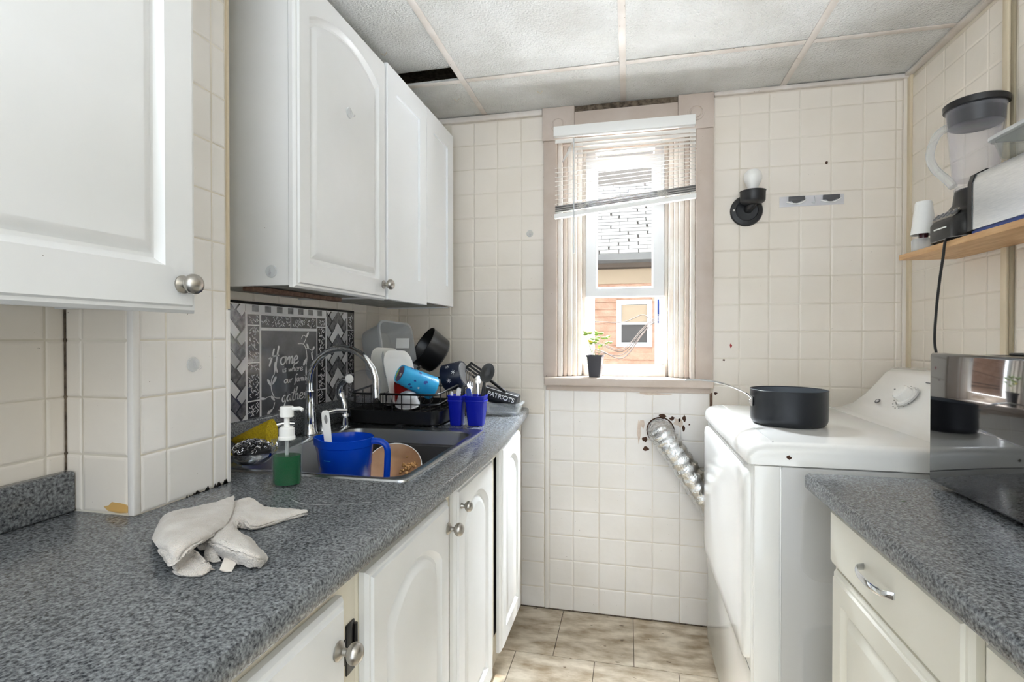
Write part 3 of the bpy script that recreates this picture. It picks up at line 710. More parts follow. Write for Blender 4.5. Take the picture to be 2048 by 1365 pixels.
# steel dish, wool, yellow scrubber at the sink's corner
T = Matrix.Translation((-.915, 1.115, .9215))
b = NB(); lathe(b, [(0, 0), (.026, 0), (.040, .006), (.053, .022), (.057, .032), (.0585, .032), (.0565, .030), (.052, .021), (.039, .008), (0, .003)], 32, T)
single('steel_dish', b, 'chrome', 'small stainless dish holding a steel wool scrubber', 'bowl')
b = NB(); rr = random.Random(3)
for k in range(150):
    th = rr.uniform(0, 2*PI); ph = rr.uniform(.0, 1.35); Rr = .046
    o_ = Vector((Rr*math.sin(ph)*math.cos(th), Rr*math.sin(ph)*math.sin(th), .030 + .026*math.cos(ph)))
    u = Vector((rr.uniform(-1, 1), rr.uniform(-1, 1), rr.uniform(-1, 1))).normalized(); v = u.orthogonal().normalized(); rad = rr.uniform(.004, .008)
    tube(b, [T @ (o_ + (u*math.cos(a) + v*math.sin(a))*rad) for a in (0, 1.2, 2.4, 3.6, 4.8)], .0010, 3, cap=False)
wo = thing('steel_wool', 'curly steel wool scrubber heaped in the small dish', 'scrubber', tuple(T.translation)); part('strands', b, 'curl', wo, kind='stuff')
b = NB(); lathe(b, [(0, .006), (.03, .008), (.045, .024), (.045, .036), (.033, .047), (.015, .053), (0, .054)], 16, T); part('core', b, 'black_m', wo)  # black core added so the wool shows shade between its strands
b = NB(); rings = []
for k in range(9):
    t = k/8; hh = .020 + .052*t; th = .012 + .012*math.sin(PI*min(1, t*1.1+.05))
    rings.append([(-1.035 + .105*t + .010*math.cos(a), 1.205 + th*math.cos(a), (.958 + .022*t) + hh*.5*math.sin(a)*(1 if abs(math.sin(a)) < .9 else 1.08)) for a in [2*PI*q/14 for q in range(14)]])
loft(b, rings); single('scrub_sponge', b, 'yellow', 'yellow mesh covered sponge propped behind the steel dish', 'sponge')

pi_ = thing('measuring_jug', 'blue translucent plastic jug standing in the sink', 'jug', (-.785, 1.33, .743))
b = NB(); pr = [(0, 0), (.060, 0), (.064, .004), (.073, .195), (.075, .2)]; T = Matrix.Translation((-.785, 1.33, .744))
seg_n = 40; rings = []
prof = [(.058, 0), (.063, .004), (.0655, .06), (.0665, .062), (.070, .13), (.0715, .132), (.0745, .185), (.077, .187), (.0775, .208), (.0755, .209), (.072, .186), (.061, .008)]
for r, z in prof:
    ring = []
    for q in range(seg_n):
        a = 2*PI*q/seg_n; k = 1 + (.26*max(0, math.cos(a - PI*1.02))**14 if z > .15 else 0)
        ring.append(T @ Vector((r*k*math.cos(a), r*k*math.sin(a), z)))
    rings.append(ring)
loft(b, rings); part('body', b, 'blue_cl', pi_)
b = NB(); tube(b, [T @ Vector(p) for p in ((.070, .01, .198), (.100, .015, .197), (.118, .018, .180), (.119, .018, .14), (.115, .018, .07))], [.009]*30, 10, smooth=6)
part('handle', b, 'blue_cl', pi_)
for k in range(4):
    b = NB(); a0 = -1.9
    rr_ = .0655 + .012*(.05+.035*k)/.2 + .0008
    loft(b, [[T @ Vector((rr_*math.cos(a), rr_*math.sin(a), .05+.035*k+dz)) for dz in (0, .0016)] for a in [a0 + .05*q for q in range(7)]], False, False); part('volume_mark', b, 'sky_bl', pi_, smooth=False)
# white utensil standing in the jug
b = NB(); A = Vector((-.815, 1.32, .765)); Bv = Vector((-.868, 1.355, 1.022)); d = (Bv-A).normalized(); sd_ = Vector((.75, .55, 0)); sd_ = (sd_ - d*sd_.dot(d)).normalized(); nn = d.cross(sd_)
rings = []
for t, w in ((0, .008), (.5, .0095), (.9, .0115), (.97, .0105), (1, .006)):
    p = A + (Bv-A)*t; rings.append([p + sd_*w + nn*.003, p - sd_*w + nn*.003, p - sd_*w - nn*.003, p + sd_*w - nn*.003])
loft(b, rings); ut = thing('cooking_utensil', 'white handled utensil standing in the blue jug', 'utensil', tuple(A)); part('handle', b, 'white_pl', ut)
b = NB(); hp = A + (Bv-A)*.90; loft(b, [[hp + sd_*.0045*math.cos(2*PI*q/12) + d*.013*math.sin(2*PI*q/12) + nn*s for q in range(12)] for s in (-.0034, .0034)]); part('hang_hole', b, 'grey_pl', ut)
# plate, bowl and bits in the sink
pl = thing('dinner_plate', 'tan plate with food scraps tilted in the sink', 'plate', (-.72, 1.50, .75))
T = Matrix.Translation((-.735, 1.535, .815)) @ axes((.25, -.62, .75)).to_4x4()
b = NB(); lathe(b, [(0, -.004), (.055, -.004), (.082, .006), (.088, .012), (.087, .014), (.080, .010), (.055, 0), (0, 0)], 36, T); part('disc', b, 'plate_br', pl)
b = NB(); lathe(b, [(.0865, .0118), (.0890, .0125), (.0885, .0145), (.0860, .0140)], 36, T); part('rim', b, 'ceramic', pl)
b = NB(); rr = random.Random(9)
for k in range(26):
    px, py = .045 + rr.gauss(0, .017), rr.gauss(0, .022); m_ = T @ Matrix.Translation((px, py, .004)); s_ = rr.uniform(.003, .008)
    lathe(b, [(0, -s_*.4), (s_, -s_*.1), (s_*.8, s_*.5), (0, s_*.8)], 6, m_ @ Matrix.Rotation(rr.random()*6, 4, 'Z'))
part('food_scraps', b, 'food', pl, kind='stuff')
T = Matrix.Translation((-.600, 1.245, .770)) @ axes((-.10, -.1, 1)).to_4x4()
b = NB(); lathe(b, [(0, 0), (.022, 0), (.038, .02), (.054, .062), (.058, .085), (.0555, .085), (.050, .06), (.034, .022), (0, .006)], 32, T); single('cereal_bowl', b, 'ceramic', 'cream ceramic bowl in the sink beside the jug', 'bowl')
b = NB(); tube(b, [(-.62, 1.56, .76), (-.60, 1.60, .79), (-.57, 1.615, .80)], (.006, .010), 8, smooth=3); single('scrub_brush_handle', b, 'blue', 'bright blue plastic handle lying in the sink behind the plate', 'utensil')

# ------------------------------------------------------------------ towel (crumpled on the counter)
TOWEL = [   # control points of the folded sheets, in metres
  [[(-0.738,0.674,0.9165),(-0.803,0.753,0.9165),(-0.787,0.777,0.9205),(-0.762,0.807,0.9205),(-0.747,0.853,0.9205),],[(-0.716,0.653,0.9265),(-0.762,0.721,0.9365),(-0.745,0.751,0.9385),(-0.729,0.784,0.9385),(-0.722,0.830,0.9385),],[(-0.679,0.622,0.9365),(-0.659,0.628,0.9515),(-0.648,0.659,0.9515),(-0.652,0.706,0.9445),(-0.668,0.762,0.9345),],[(-0.644,0.599,0.9385),(-0.599,0.576,0.9565),(-0.590,0.603,0.9565),(-0.610,0.656,0.9465),(-0.624,0.695,0.9365),],[(-0.617,0.588,0.9285),(-0.585,0.565,0.9365),(-0.585,0.589,0.9465),(-0.594,0.628,0.9465),(-0.616,0.676,0.9425),],],
  [[(-0.593,0.570,0.9325),(-0.589,0.578,0.9425),(-0.589,0.593,0.9445),(-0.598,0.611,0.9365),],[(-0.595,0.576,0.9225),(-0.599,0.597,0.9285),(-0.595,0.611,0.9305),(-0.578,0.605,0.9285),],[(-0.592,0.578,0.9185),(-0.587,0.591,0.9205),(-0.574,0.597,0.9225),(-0.561,0.600,0.9225),],[(-0.582,0.578,0.9165),(-0.571,0.580,0.9165),(-0.559,0.586,0.9165),(-0.562,0.605,0.9165),],],
  [[(-0.713,0.817,0.9325),(-0.700,0.844,0.9325),(-0.654,0.827,0.9245),(-0.619,0.837,0.9205),(-0.574,0.837,0.9205),],[(-0.680,0.776,0.9305),(-0.661,0.792,0.9265),(-0.632,0.801,0.9265),(-0.601,0.815,0.9225),(-0.565,0.827,0.9215),],[(-0.650,0.743,0.9305),(-0.637,0.751,0.9345),(-0.609,0.744,0.9245),(-0.592,0.789,0.9205),(-0.567,0.828,0.9195),],[(-0.647,0.745,0.9165),(-0.627,0.745,0.9165),(-0.610,0.751,0.9165),(-0.594,0.782,0.9165),(-0.572,0.830,0.9165),],],
  [[(-0.624,0.682,0.9385),(-0.626,0.698,0.9365),(-0.629,0.716,0.9365),(-0.635,0.725,0.9305),],[(-0.605,0.647,0.9385),(-0.589,0.654,0.9425),(-0.596,0.686,0.9365),(-0.611,0.713,0.9225),],[(-0.602,0.644,0.9345),(-0.559,0.623,0.9465),(-0.553,0.653,0.9405),(-0.574,0.695,0.9225),],[(-0.580,0.633,0.9305),(-0.539,0.613,0.9425),(-0.522,0.628,0.9405),(-0.544,0.673,0.9205),],[(-0.578,0.634,0.9265),(-0.531,0.614,0.9365),(-0.499,0.615,0.9345),(-0.510,0.650,0.9185),],[(-0.565,0.636,0.9165),(-0.530,0.623,0.9205),(-0.507,0.617,0.9205),(-0.499,0.624,0.9165),],],
  [[(-0.611,0.651,0.9325),(-0.597,0.644,0.9325),(-0.577,0.631,0.9305),],[(-0.604,0.636,0.9245),(-0.589,0.630,0.9245),(-0.577,0.630,0.9245),],[(-0.595,0.627,0.9165),(-0.578,0.622,0.9165),(-0.567,0.627,0.9165),],],
  [[(-0.563,0.629,0.9245),(-0.553,0.632,0.9245),(-0.539,0.631,0.9245),],[(-0.554,0.611,0.9185),(-0.542,0.611,0.9185),(-0.535,0.615,0.9185),],[(-0.550,0.604,0.9165),(-0.538,0.602,0.9165),(-0.531,0.605,0.9165),],],
]
def sheet(b, ctl, th=.0035, n=9, fuzz=.0007):
    rows = [smooth_path(r, n) for r in ctl]; cols = [smooth_path([r[k] for r in rows], n) for k in range(len(rows[0]))]
    top = []; nu, nv = len(cols), len(cols[0])
    g = [[cols[i][j] for j in range(nv)] for i in range(nu)]
    V0, V1 = [], []
    for i in range(nu):
        a_, c_ = [], []
        for j in range(nv):
            du_ = g[min(i+1, nu-1)][j] - g[max(i-1, 0)][j]; dv_ = g[i][min(j+1, nv-1)] - g[i][max(j-1, 0)]; n_ = du_.cross(dv_)
            n_ = n_.normalized() if n_.length > 1e-9 else Vector((0, 0, 1))
            if n_.z < 0: n_ = -n_
            p = g[i][j] + n_*random.uniform(-fuzz, fuzz) + Vector((0, 0, .0006*math.sin(i*.7)*math.sin(j*.6)))
            q = p - n_*th; p.z = max(p.z, .9158); q.z = max(q.z, .9150)
            a_.append(b.verts.new(p + n_*th*.3)); c_.append(b.verts.new(q))
        V0.append(a_); V1.append(c_)
    for i in range(nu-1):
        for j in range(nv-1):
            b.faces.new((V0[i][j], V0[i+1][j], V0[i+1][j+1], V0[i][j+1])); b.faces.new((V1[i][j+1], V1[i+1][j+1], V1[i+1][j], V1[i][j]))
    edge = [(i, 0) for i in range(nu)] + [(nu-1, j) for j in range(1, nv)] + [(i, nv-1) for i in range(nu-2, -1, -1)] + [(0, j) for j in range(nv-2, 0, -1)]
    for (i, j), (k, l) in zip(edge, edge[1:] + edge[:1]): b.faces.new((V0[i][j], V1[i][j], V1[k][l], V0[k][l]))
tw = thing('hand_towel', 'crumpled off-white terry hand towel on the grey counter', 'towel', (-.66, .74, .914))
b = NB()
for ctl in TOWEL[:5]: sheet(b, ctl)
sheet(b, [[(-.709,.751,.9245),(-.710,.800,.9285),(-.698,.8185,.9265)],[(-.670,.699,.9285),(-.644,.716,.9315),(-.6475,.753,.9285)],[(-.639,.656,.9265),(-.614,.6655,.9305),(-.627,.725,.9225)],[(-.626,.649,.9185),(-.604,.654,.9225),(-.611,.692,.9205)]])
part('cloth', b, 'terry', tw, smooth=70)
b = NB(); sheet(b, TOWEL[5], .001, 5, 0); part('care_tag', b, 'jamb', tw, smooth=70)

# ------------------------------------------------------------------ printed board on the left wall
BX = XL + .014
bo = thing('wall_board', 'black and white board lettered about home and family behind the faucet', 'wall board', (BX, 1.48, 1.0))
BY0, BY1, BZ0, BZ1, BC = 1.083, 1.879, 1.000, 1.341, 1.480
part('backing', box(NB(), XL+.004, BX, BY0, BY1, BZ0, BZ1, .001), 'ink', bo)
def quad(b, y0, y1, z0, z1, lay): box(b, BX, BX+.0003*lay, y0, y1, z0, z1)
b = NB(); quad(b, BY0+.006, BY1-.006, BZ0, BZ1-.008, 1); part('white_ground', b, 'paper', bo, smooth=False)
b = NB(); quad(b, BC-.139, BC+.141, BZ0, 1.257, 2); part('chalk_panel', b, 'chalk', bo, smooth=False)
def bands():
    L = []
    for s in (1, -1):
        L.append((BC + s*.147, BC + s*.196, [(1.0, 1.048), (1.052, 1.16), (1.164, 1.27), (1.274, 1.304)]))
        L.append((BC + s*.348, BC + s*.393, [(1.0, 1.088), (1.092, 1.19), (1.194, 1.262), (1.266, 1.333)]))
    L.append((BC-.139, BC-.002, [(1.266, 1.303)])); L.append((BC+.002, BC+.141, [(1.266, 1.303)]))
    return L
b = NB(); lf = NB(); rr = random.Random(4)
for ya, yb_, zs in bands():
    y0, y1 = min(ya, yb_), max(ya, yb_)
    for z0, z1 in zs:
        quad(b, y0, y1, z0, z1, 2)
        n = int((y1-y0)*(z1-z0)/.00011)
        for k in range(n):
            cy, cz = rr.uniform(y0+.005, y1-.005), rr.uniform(z0+.004, z1-.004); a = rr.choice((.7, -.7, .5, -.9)) + rr.uniform(-.2, .2); l = .0055; w = .0016
            poly = []
            for q in range(6):
                t = 2*PI*q/6; u_, v_ = l*math.cos(t), w*math.sin(t) + .001*math.cos(t)**2
                yy = min(max(cy + u_*math.cos(a) - v_*math.sin(a), y0), y1); zz = min(max(cz + u_*math.sin(a) + v_*math.cos(a), z0), z1)
                poly.append(lf.verts.new((BX+.0009, yy, zz)))
            lf.faces.new(poly)
part('dark_bands', b, 'ink', bo, smooth=False); part('leaf_print', lf, 'paper', bo, smooth=False, kind='stuff')
b = NB()
for k in range(-5, 6):
    quad(b, BC+k*.054-.014, BC+k*.054+.013, 1.312, 1.331, 2)
part('checker_squares', b, 'gray_a', bo, smooth=False)
def clip(poly, y0, y1):
    for lim, keep in ((y0, 1), (y1, -1)):
        o_ = []
        for i in range(len(poly)):
            p, q = poly[i-1], poly[i]; pi, qi = (p[0]-lim)*keep >= 0, (q[0]-lim)*keep >= 0
            if pi != qi: t = (lim-p[0])/(q[0]-p[0]); o_.append((lim, p[1]+t*(q[1]-p[1])))
            if qi: o_.append(q)
        poly = o_
        if len(poly) < 3: return None
    return poly
mats = ['gray_a', 'gray_b', 'gray_a', 'paper']
hb = {m_: NB() for m_ in set(mats)}; outl = NB()
for s in (1, -1):
    y0, y1 = sorted((BC + s*.205, BC + s*.338)); quad(outl, y0, y1, BZ0, BZ1-.010, 2)
    L_, w_ = .060, .029; r2 = math.sqrt(.5); cnt = 0
    for i in range(-8, 12):
        for j in range(-2, 14):
            for kind in (0, 1):
                cy = y0 + (i*w_*2 )*r2*1.0 + (j % 2)*w_*r2*2*0 + (kind*.047); cz = .97 + j*w_*2*r2*1.02 + (i*0) + kind*.022
                ang = PI/4 if kind else -PI/4
                if i % 2: continue
                poly = []
                for a_, c_ in ((-1, -1), (1, -1), (1, 1), (-1, 1)):
                    u_, v_ = a_*(L_/2-.0012), c_*(w_/2-.0012); poly.append((cy+u_*math.cos(ang)-v_*math.sin(ang), cz+u_*math.sin(ang)+v_*math.cos(ang)))
                poly = clip(poly, y0, y1)
                if not poly: continue
                poly = [(p[1], p[0]) for p in poly]; poly = clip(poly, BZ0, BZ1-.010)
                if not poly: continue
                m_ = mats[(i//2*2 + j*3 + kind*1) % 4]; bb = hb[m_]
                vs = [bb.verts.new((BX+.0009+.00005*kind, p[1], p[0])) for p in poly]; bb.faces.new(vs); cnt += 1
part('herringbone_outline', outl, 'ink', bo, smooth=False)
for m_, bb in hb.items(): part('herringbone_blocks', bb, m_, bo, smooth=False)
# hand lettering
G = {'H': ([[(.1, -.1), (.35, 1), (.5, 2)], [(1.35, -.9), (1.05, -.3), (1.0, .5), (1.05, 1.5), (1.1, 2.3)], [(-.1, .8), (.5, 1.05), (1.3, 1.15)]], 1.55),
     'o': ([[(.5, .95), (.15, .75), (.1, .3), (.35, 0), (.7, .2), (.75, .65), (.5, .95), (.9, .85)]], .9),
     'm': ([[(0, .95), (.1, 0)], [(.1, .5), (.35, .95), (.47, .6), (.47, 0)], [(.47, .5), (.78, .95), (.9, .6), (.9, .08), (1.1, .15)]], 1.1),
     'e': ([[(0, .4), (.5, .55), (.55, .85), (.3, .98), (.08, .6), (.15, .12), (.45, 0), (.8, .3)]], .78),
     'i': ([[(.05, .9), (.1, .1), (.3, .1)], [(.1, 1.35), (.18, 1.42)]], .38),
     's': ([[(.5, .85), (.25, .95), (.1, .7), (.4, .45), (.4, .1), (.05, .05)]], .62),
     'w': ([[(0, .9), (.15, .05), (.45, .75), (.6, .05), (.95, .95)]], 1.02),
     'h': ([[(.25, 2), (.1, 1), (.05, 0)], [(.07, .5), (.35, .95), (.5, .6), (.5, .1), (.7, .12)]], .72),
     'r': ([[(.05, .95), (.1, 0)], [(.1, .5), (.3, .92), (.58, .82)]], .58),
     'u': ([[(0, .9), (.08, .15), (.35, .05), (.55, .6), (.58, .9)], [(.58, .9), (.62, .1), (.8, .12)]], .8),
     'f': ([[(.6, 1.8), (.42, 2), (.25, 1.5), (.2, 0), (.05, -.8)], [(-.05, .85), (.55, .95)]], .55),
     'a': ([[(.6, .8), (.3, .95), (.05, .5), (.2, .05), (.5, .3), (.6, .9)], [(.6, .9), (.62, .1), (.8, .12)]], .82),
     'l': ([[(.3, 2), (.12, 1), (.12, .1), (.35, .12)]], .38),
     'y': ([[(0, .9), (.1, .3), (.35, .2), (.55, .9)], [(.55, .9), (.45, -.3), (.2, -1), (-.05, -.7)]], .68),
     'g': ([[(.6, .8), (.3, .95), (.05, .5), (.2, .05), (.5, .3), (.6, .9)], [(.6, .9), (.5, -.4), (.1, -1.2), (-.35, -1.0)]], .75),
     't': ([[(.35, 1.8), (.15, .6), (.2, .08), (.45, .1)], [(-.15, 1.15), (.7, 1.3)]], .5), ' ': ([], .5)}
def ribbon(b, pts, w, lay, mapf):
    P = smooth_path([(p[0], p[1], 0) for p in pts], 6) if len(pts) > 2 else [Vector((p[0], p[1], 0)) for p in pts]
    n = len(P); prev = None
    for i in range(n):
        t = (P[min(i+1, n-1)] - P[max(i-1, 0)]).normalized(); nn_ = Vector((-t.y, t.x, 0)); ww = w*(1.15 if abs(t.y) > .75 else .75)*(.55 if i in (0, n-1) else 1)
        a_, c_ = P[i]+nn_*ww/2, P[i]-nn_*ww/2; cur = (b.verts.new(mapf(a_.x, a_.y)), b.verts.new(mapf(c_.x, c_.y)))
        if prev: b.faces.new((prev[0], prev[1], cur[1], cur[0]))
        prev = cur
def write(b, text, y, z, h, wid, st, sl=.18):
    tot = sum(G[ch][1] for ch in text); kx = wid/tot; x = 0
    for ch in text:
        for stroke in G[ch][0]:
            ribbon(b, [(y + (x+p[0])*kx + sl*p[1]*h, z + p[1]*h) for p in stroke], st, 1, lambda u_, v_: (BX+.0012, u_, v_))
        x += G[ch][1]
for text, y, z, h, wid, st in (('Home', 1.372, 1.150, .026, .145, .0064), ('is where', 1.437, 1.125, .0125, .105, .0035), ('our family', 1.443, 1.090, .0125, .130, .0037), ('gathers', 1.432, 1.030, .022, .150, .0050)):
    b = NB(); write(b, text, y, z, h, wid, st); part('lettering', b, 'paper', bo, smooth=False)
def leafy(b, y, z, a, l, w):
    vs = []
    for q in range(10):
        t = 2*PI*q/10; u_ = l*.5*(1+math.cos(t)); v_ = w*math.sin(t)*(.55+.45*math.cos(t*.5)**2); vs.append(b.verts.new((BX+.0011, y+u_*math.cos(a)-v_*math.sin(a), z+u_*math.sin(a)+v_*math.cos(a))))
    b.faces.new(vs)
b = NB(); mp = lambda u_, v_: (BX+.0011, u_, v_)
ribbon(b, [(1.515, 1.215), (1.545, 1.213), (1.560, 1.195), (1.565, 1.165), (1.560, 1.14)], .0032, 1, mp); ribbon(b, [(1.545, 1.213), (1.56, 1.235), (1.545, 1.243), (1.535, 1.232)], .0028, 1, mp); ribbon(b, [(1.555, 1.20), (1.585, 1.195), (1.60, 1.18)], .0026, 1, mp)
for q in ((1.56, 1.235, .9, .024, .006), (1.563, 1.215, -1.0, .02, .006), (1.595, 1.19, .8, .02, .006), (1.59, 1.185, -1.3, .03, .006), (1.562, 1.165, -2.2, .03, .007), (1.56, 1.14, -1.57, .035, .006)): leafy(b, *q)
ribbon(b, [(1.425, 1.045), (1.40, 1.05), (1.385, 1.075), (1.385, 1.105), (1.40, 1.125)], .0032, 1, mp); ribbon(b, [(1.405, 1.048), (1.375, 1.055), (1.355, 1.05)], .0028, 1, mp); ribbon(b, [(1.40, 1.035), (1.39, 1.015), (1.37, 1.012)], .0028, 1, mp)
for q in ((1.40, 1.125, 1.5, .036, .006), (1.388, 1.09, .9, .032, .007), (1.384, 1.085, 2.2, .03, .006), (1.36, 1.05, 3.0, .024, .005), (1.40, 1.04, 2.4, .024, .006), (1.39, 1.015, 3.6, .028, .006)): leafy(b, *q)
part('vine_print', b, 'paper', bo, smooth=False)
# ------------------------------------------------------------------ dish rack and drying dishes
RX0, RX1, RY0, RY1 = -1.005, -.655, 1.715, 2.12
dr = thing('dish_rack', 'black wire dish rack with a black drain tray on the counter', 'dish rack', (-.83, 1.91, .914))
b = NB(); loft(b, [rr3(RX0+.01, RX1-.01, RY0+.01, RY1-.01, .03, .920), rr3(RX0, RX1, RY0, RY1, .03, .926), rr3(RX0-.004, RX1+.004, RY0-.004, RY1+.004, .03, .972), rr3(RX0-.001, RX1+.001, RY0-.001, RY1+.001, .03, .972), rr3(RX0+.006, RX1-.006, RY0+.006, RY1-.006, .03, .930)], True, True)
part('drain_tray', b, 'black', dr)
b = NB()
for x in (RX0+.03, RX1-.03):
    for y in (RY0+.03, RY1-.03): lathe(b, [(0, 0), (.012, 0), (.010, .008), (0, .008)], 12, Matrix.Translation((x, y, .9145)))
part('foot', b, 'black', dr)
b = NB(); box(b, -.80, -.775, RY0-.035, RY0+.006, .918, .926, .002); part('spout_tab', b, 'black', dr)
def railz(y): return 1.030 + .03*(y-RY0)/(RY1-RY0)
for zz, rad in ((0, .004), (-.035, .0025)):
    b = NB(); q = [(p[0], p[1], railz(p[1])+zz) for p in rr3(RX0+.004, RX1-.004, RY0+.004, RY1-.004, .03, 0)]; tube(b, q + [q[0]], rad, 8, cap=False); part('rail', b, 'black_wire', dr)
for k in range(9):
    x = RX0+.03 + k*(RX1-RX0-.06)/8
    b = NB(); tube(b, [(x, RY0+.004, railz(RY0)), (x, RY0+.004, .965), (x, RY0+.03, .952), (x, RY1-.03, .952), (x, RY1-.004, .965), (x, RY1-.004, railz(RY1))], .002, 6); part('wire', b, 'black_wire', dr)
for k in range(6):
    y = RY0+.04 + k*.065
    b = NB(); tube(b, [(RX1-.004, y, railz(y)), (RX1-.004, y, .965), (RX1-.03, y, .954), (RX0+.03, y, .954), (RX0+.004, y, .965), (RX0+.004, y, railz(y))], .002, 6); part('wire', b, 'black_wire', dr)
for k in range(7):
    y = RY0+.05 + k*.05
    b = NB(); tube(b, [(-.90, y, .954), (-.90, y, 1.02), (-.895, y+.012, 1.026), (-.89, y+.024, 1.02), (-.89, y+.024, .954)], .0018, 6, smooth=3); part('plate_divider', b, 'black_wire', dr)
def at(loc, n, up=(0, 0, 1)): return Matrix.Translation(loc) @ axes(n, up).to_4x4()
def tub(b, w, h, d, r, T, t=.0015, lip=.006):
    """open tub: mouth at local z = d, bottom at 0"""
    R = lambda ww, hh, rr_, z: [T @ Vector((p[0], p[1], z)) for p in rrect(ww, hh, rr_, 5)]
    loft(b, [R(w*.84, h*.84, r, 0), R(w*.88, h*.88, r, .006), R(w, h, r, d-.008), R(w+lip*2, h+lip*2, r, d-.008), R(w+lip*2, h+lip*2, r, d), R(w-t*2, h-t*2, r, d), R(w*.88-t*2, h*.88-t*2, r, .008), R(w*.84-t*4, h*.84-t*4, r, .004)], True, True)
ft = thing('food_tub', 'large frosted plastic tub drying on its side in the dish rack', 'tub', (-.95, 1.97, .96))
b = NB(); tub(b, .20, .235, .115, .035, at((-1.022, 1.985, 1.155), (.93, -.22, .22), (.25, 0, 1))); part('shell', b, 'frost', ft)
b = NB(); box(b, -.035, .022, -.001, .001, -.02, .022)
bmesh.ops.transform(b, matrix=at((-.905, 1.985, 1.21), (0, .2, 1), (0, 1, 0)), verts=b.verts); part('paper_label', b, 'white_pl', ft, smooth=False)
def platter(name, label, loc, n, up, w, h, mname, grp=None):
    T = at(loc, n, up); b = NB(); R = lambda ww, hh, r, z: [T @ Vector((p[0], p[1], z)) for p in rrect(ww, hh, r, 6)]
    loft(b, [R(w*.7, h*.7, w*.2, 0), R(w*.78, h*.78, w*.22, .004), R(w, h, w*.28, .016), R(w+.002, h+.002, w*.28, .019), R(w-.004, h-.004, w*.28, .019), R(w*.77, h*.77, w*.2, .008), R(w*.7, h*.7, w*.2, .005)], True, True)
    return single(name, b, mname, label, 'plate', grp, smooth=50)
platter('platter', 'white square plate leaning upright in the rack beside the frosted tub', (-.925, 1.865, 1.080), (.95, -.20, .24), (.25, .0, 1), .19, .225, 'ceramic')
platter('platter', 'white deep plate standing behind the blue tumbler', (-.872, 1.855, 1.075), (.96, -.12, .24), (.26, 0, 1), .20, .215, 'white_pl')
platter('platter', 'dark red plate standing between the white plate and blue tumbler', (-.842, 1.835, 1.018), (.90, -.36, .22), (.26, 0, 1), .11, .12, 'red')
# blue tumbler lying across the plates
A = Vector((-.826, 1.770, 1.102)); n = Vector((.105, .115, -.072)).normalized(); T = Matrix.Translation(A) @ axes(n).to_4x4()
tm = thing('tumbler', 'light blue plastic tumbler with dark print lying in the dish rack', 'tumbler', tuple(A), None)
b = NB(); lathe(b, [(0, .003), (.031, .003), (.033, 0), (.0355, .002), (.0365, .006), (.046, .140), (.0465, .146), (.045, .146), (.035, .01), (0, .008)], 32, T); part('body', b, 'sky_bl', tm)
b = NB(); lathe(b, [(0, .0024), (.030, .0024), (.030, .0029)], 28, T); part('base_sticker', b, 'purple', tm)
b = NB(); vs = [b.verts.new(T @ Vector((.0298*math.cos(a), .0298*math.sin(a), .0021))) for a in [-.95 + .19*k for k in range(11)]]; b.faces.new(vs); part('base_sticker_band', b, 'lime', tm, smooth=False)
b = NB()
for k in range(5): x = -.016 + .0025*k; vs = [b.verts.new(T @ Vector(p)) for p in ((x, -.008, .0018), (x+.0014, -.008, .0018), (x+.0014, .004, .0018), (x, .004, .0018))]; b.faces.new(vs)
part('barcode', b, 'white_p', tm, smooth=False)
rr = random.Random(12)
for k in range(22):
    a = rr.uniform(0, 2*PI); z = rr.uniform(.03, .13); r0 = .0365 + .0095*(z-.006)/.134 + .0006
    b = NB(); s_ = rr.uniform(.004, .008); vs = []
    for q in range(9):
        t = 2*PI*q/9; u_ = s_*math.cos(t)*rr.uniform(.5, 1.1); v_ = s_*math.sin(t)*rr.uniform(.5, 1.1); vs.append(b.verts.new(T @ Vector((r0*math.cos(a+u_/r0), r0*math.sin(a+u_/r0), z+v_))))
    b.faces.new(vs); part('print_spot', b, ('inkb', 'inkb', 'white_p', 'inkb', 'yel_p')[k % 5], tm, smooth=False)
# black pot leaning against the wall
T = at((-.800, 2.125, 1.150), (-.66, -.52, .54)); po = thing('cooking_pot', 'black nonstick pot tipped on its side at the back of the dish rack', 'pot', (-.80, 2.12, .95))
b = NB(); lathe(b, [(0, 0), (.070, 0), (.080, .008), (.088, .092), (.0905, .095), (.0885, .097), (.0855, .092), (.077, .01), (0, .006)], 36, T); part('body', b, 'black', po)
for a in (-1.75, -1.25):
    b = NB(); lathe(b, [(0, .004), (.005, .003), (.0065, 0)], 10, T @ Matrix.Rotation(a, 4, 'Z') @ Matrix.Translation((.0865, 0, .06)) @ Matrix.Rotation(PI/2, 4, 'Y')); part('rivet', b, 'nickel', po)
b = NB(); tube(b, [T @ Vector(p) for p in ((-.02, -.088, .06), (-.02, -.125, .065), (.02, -.125, .065), (.02, -.088, .06))], .006, 8, smooth=4); part('handle', b, 'black', po)
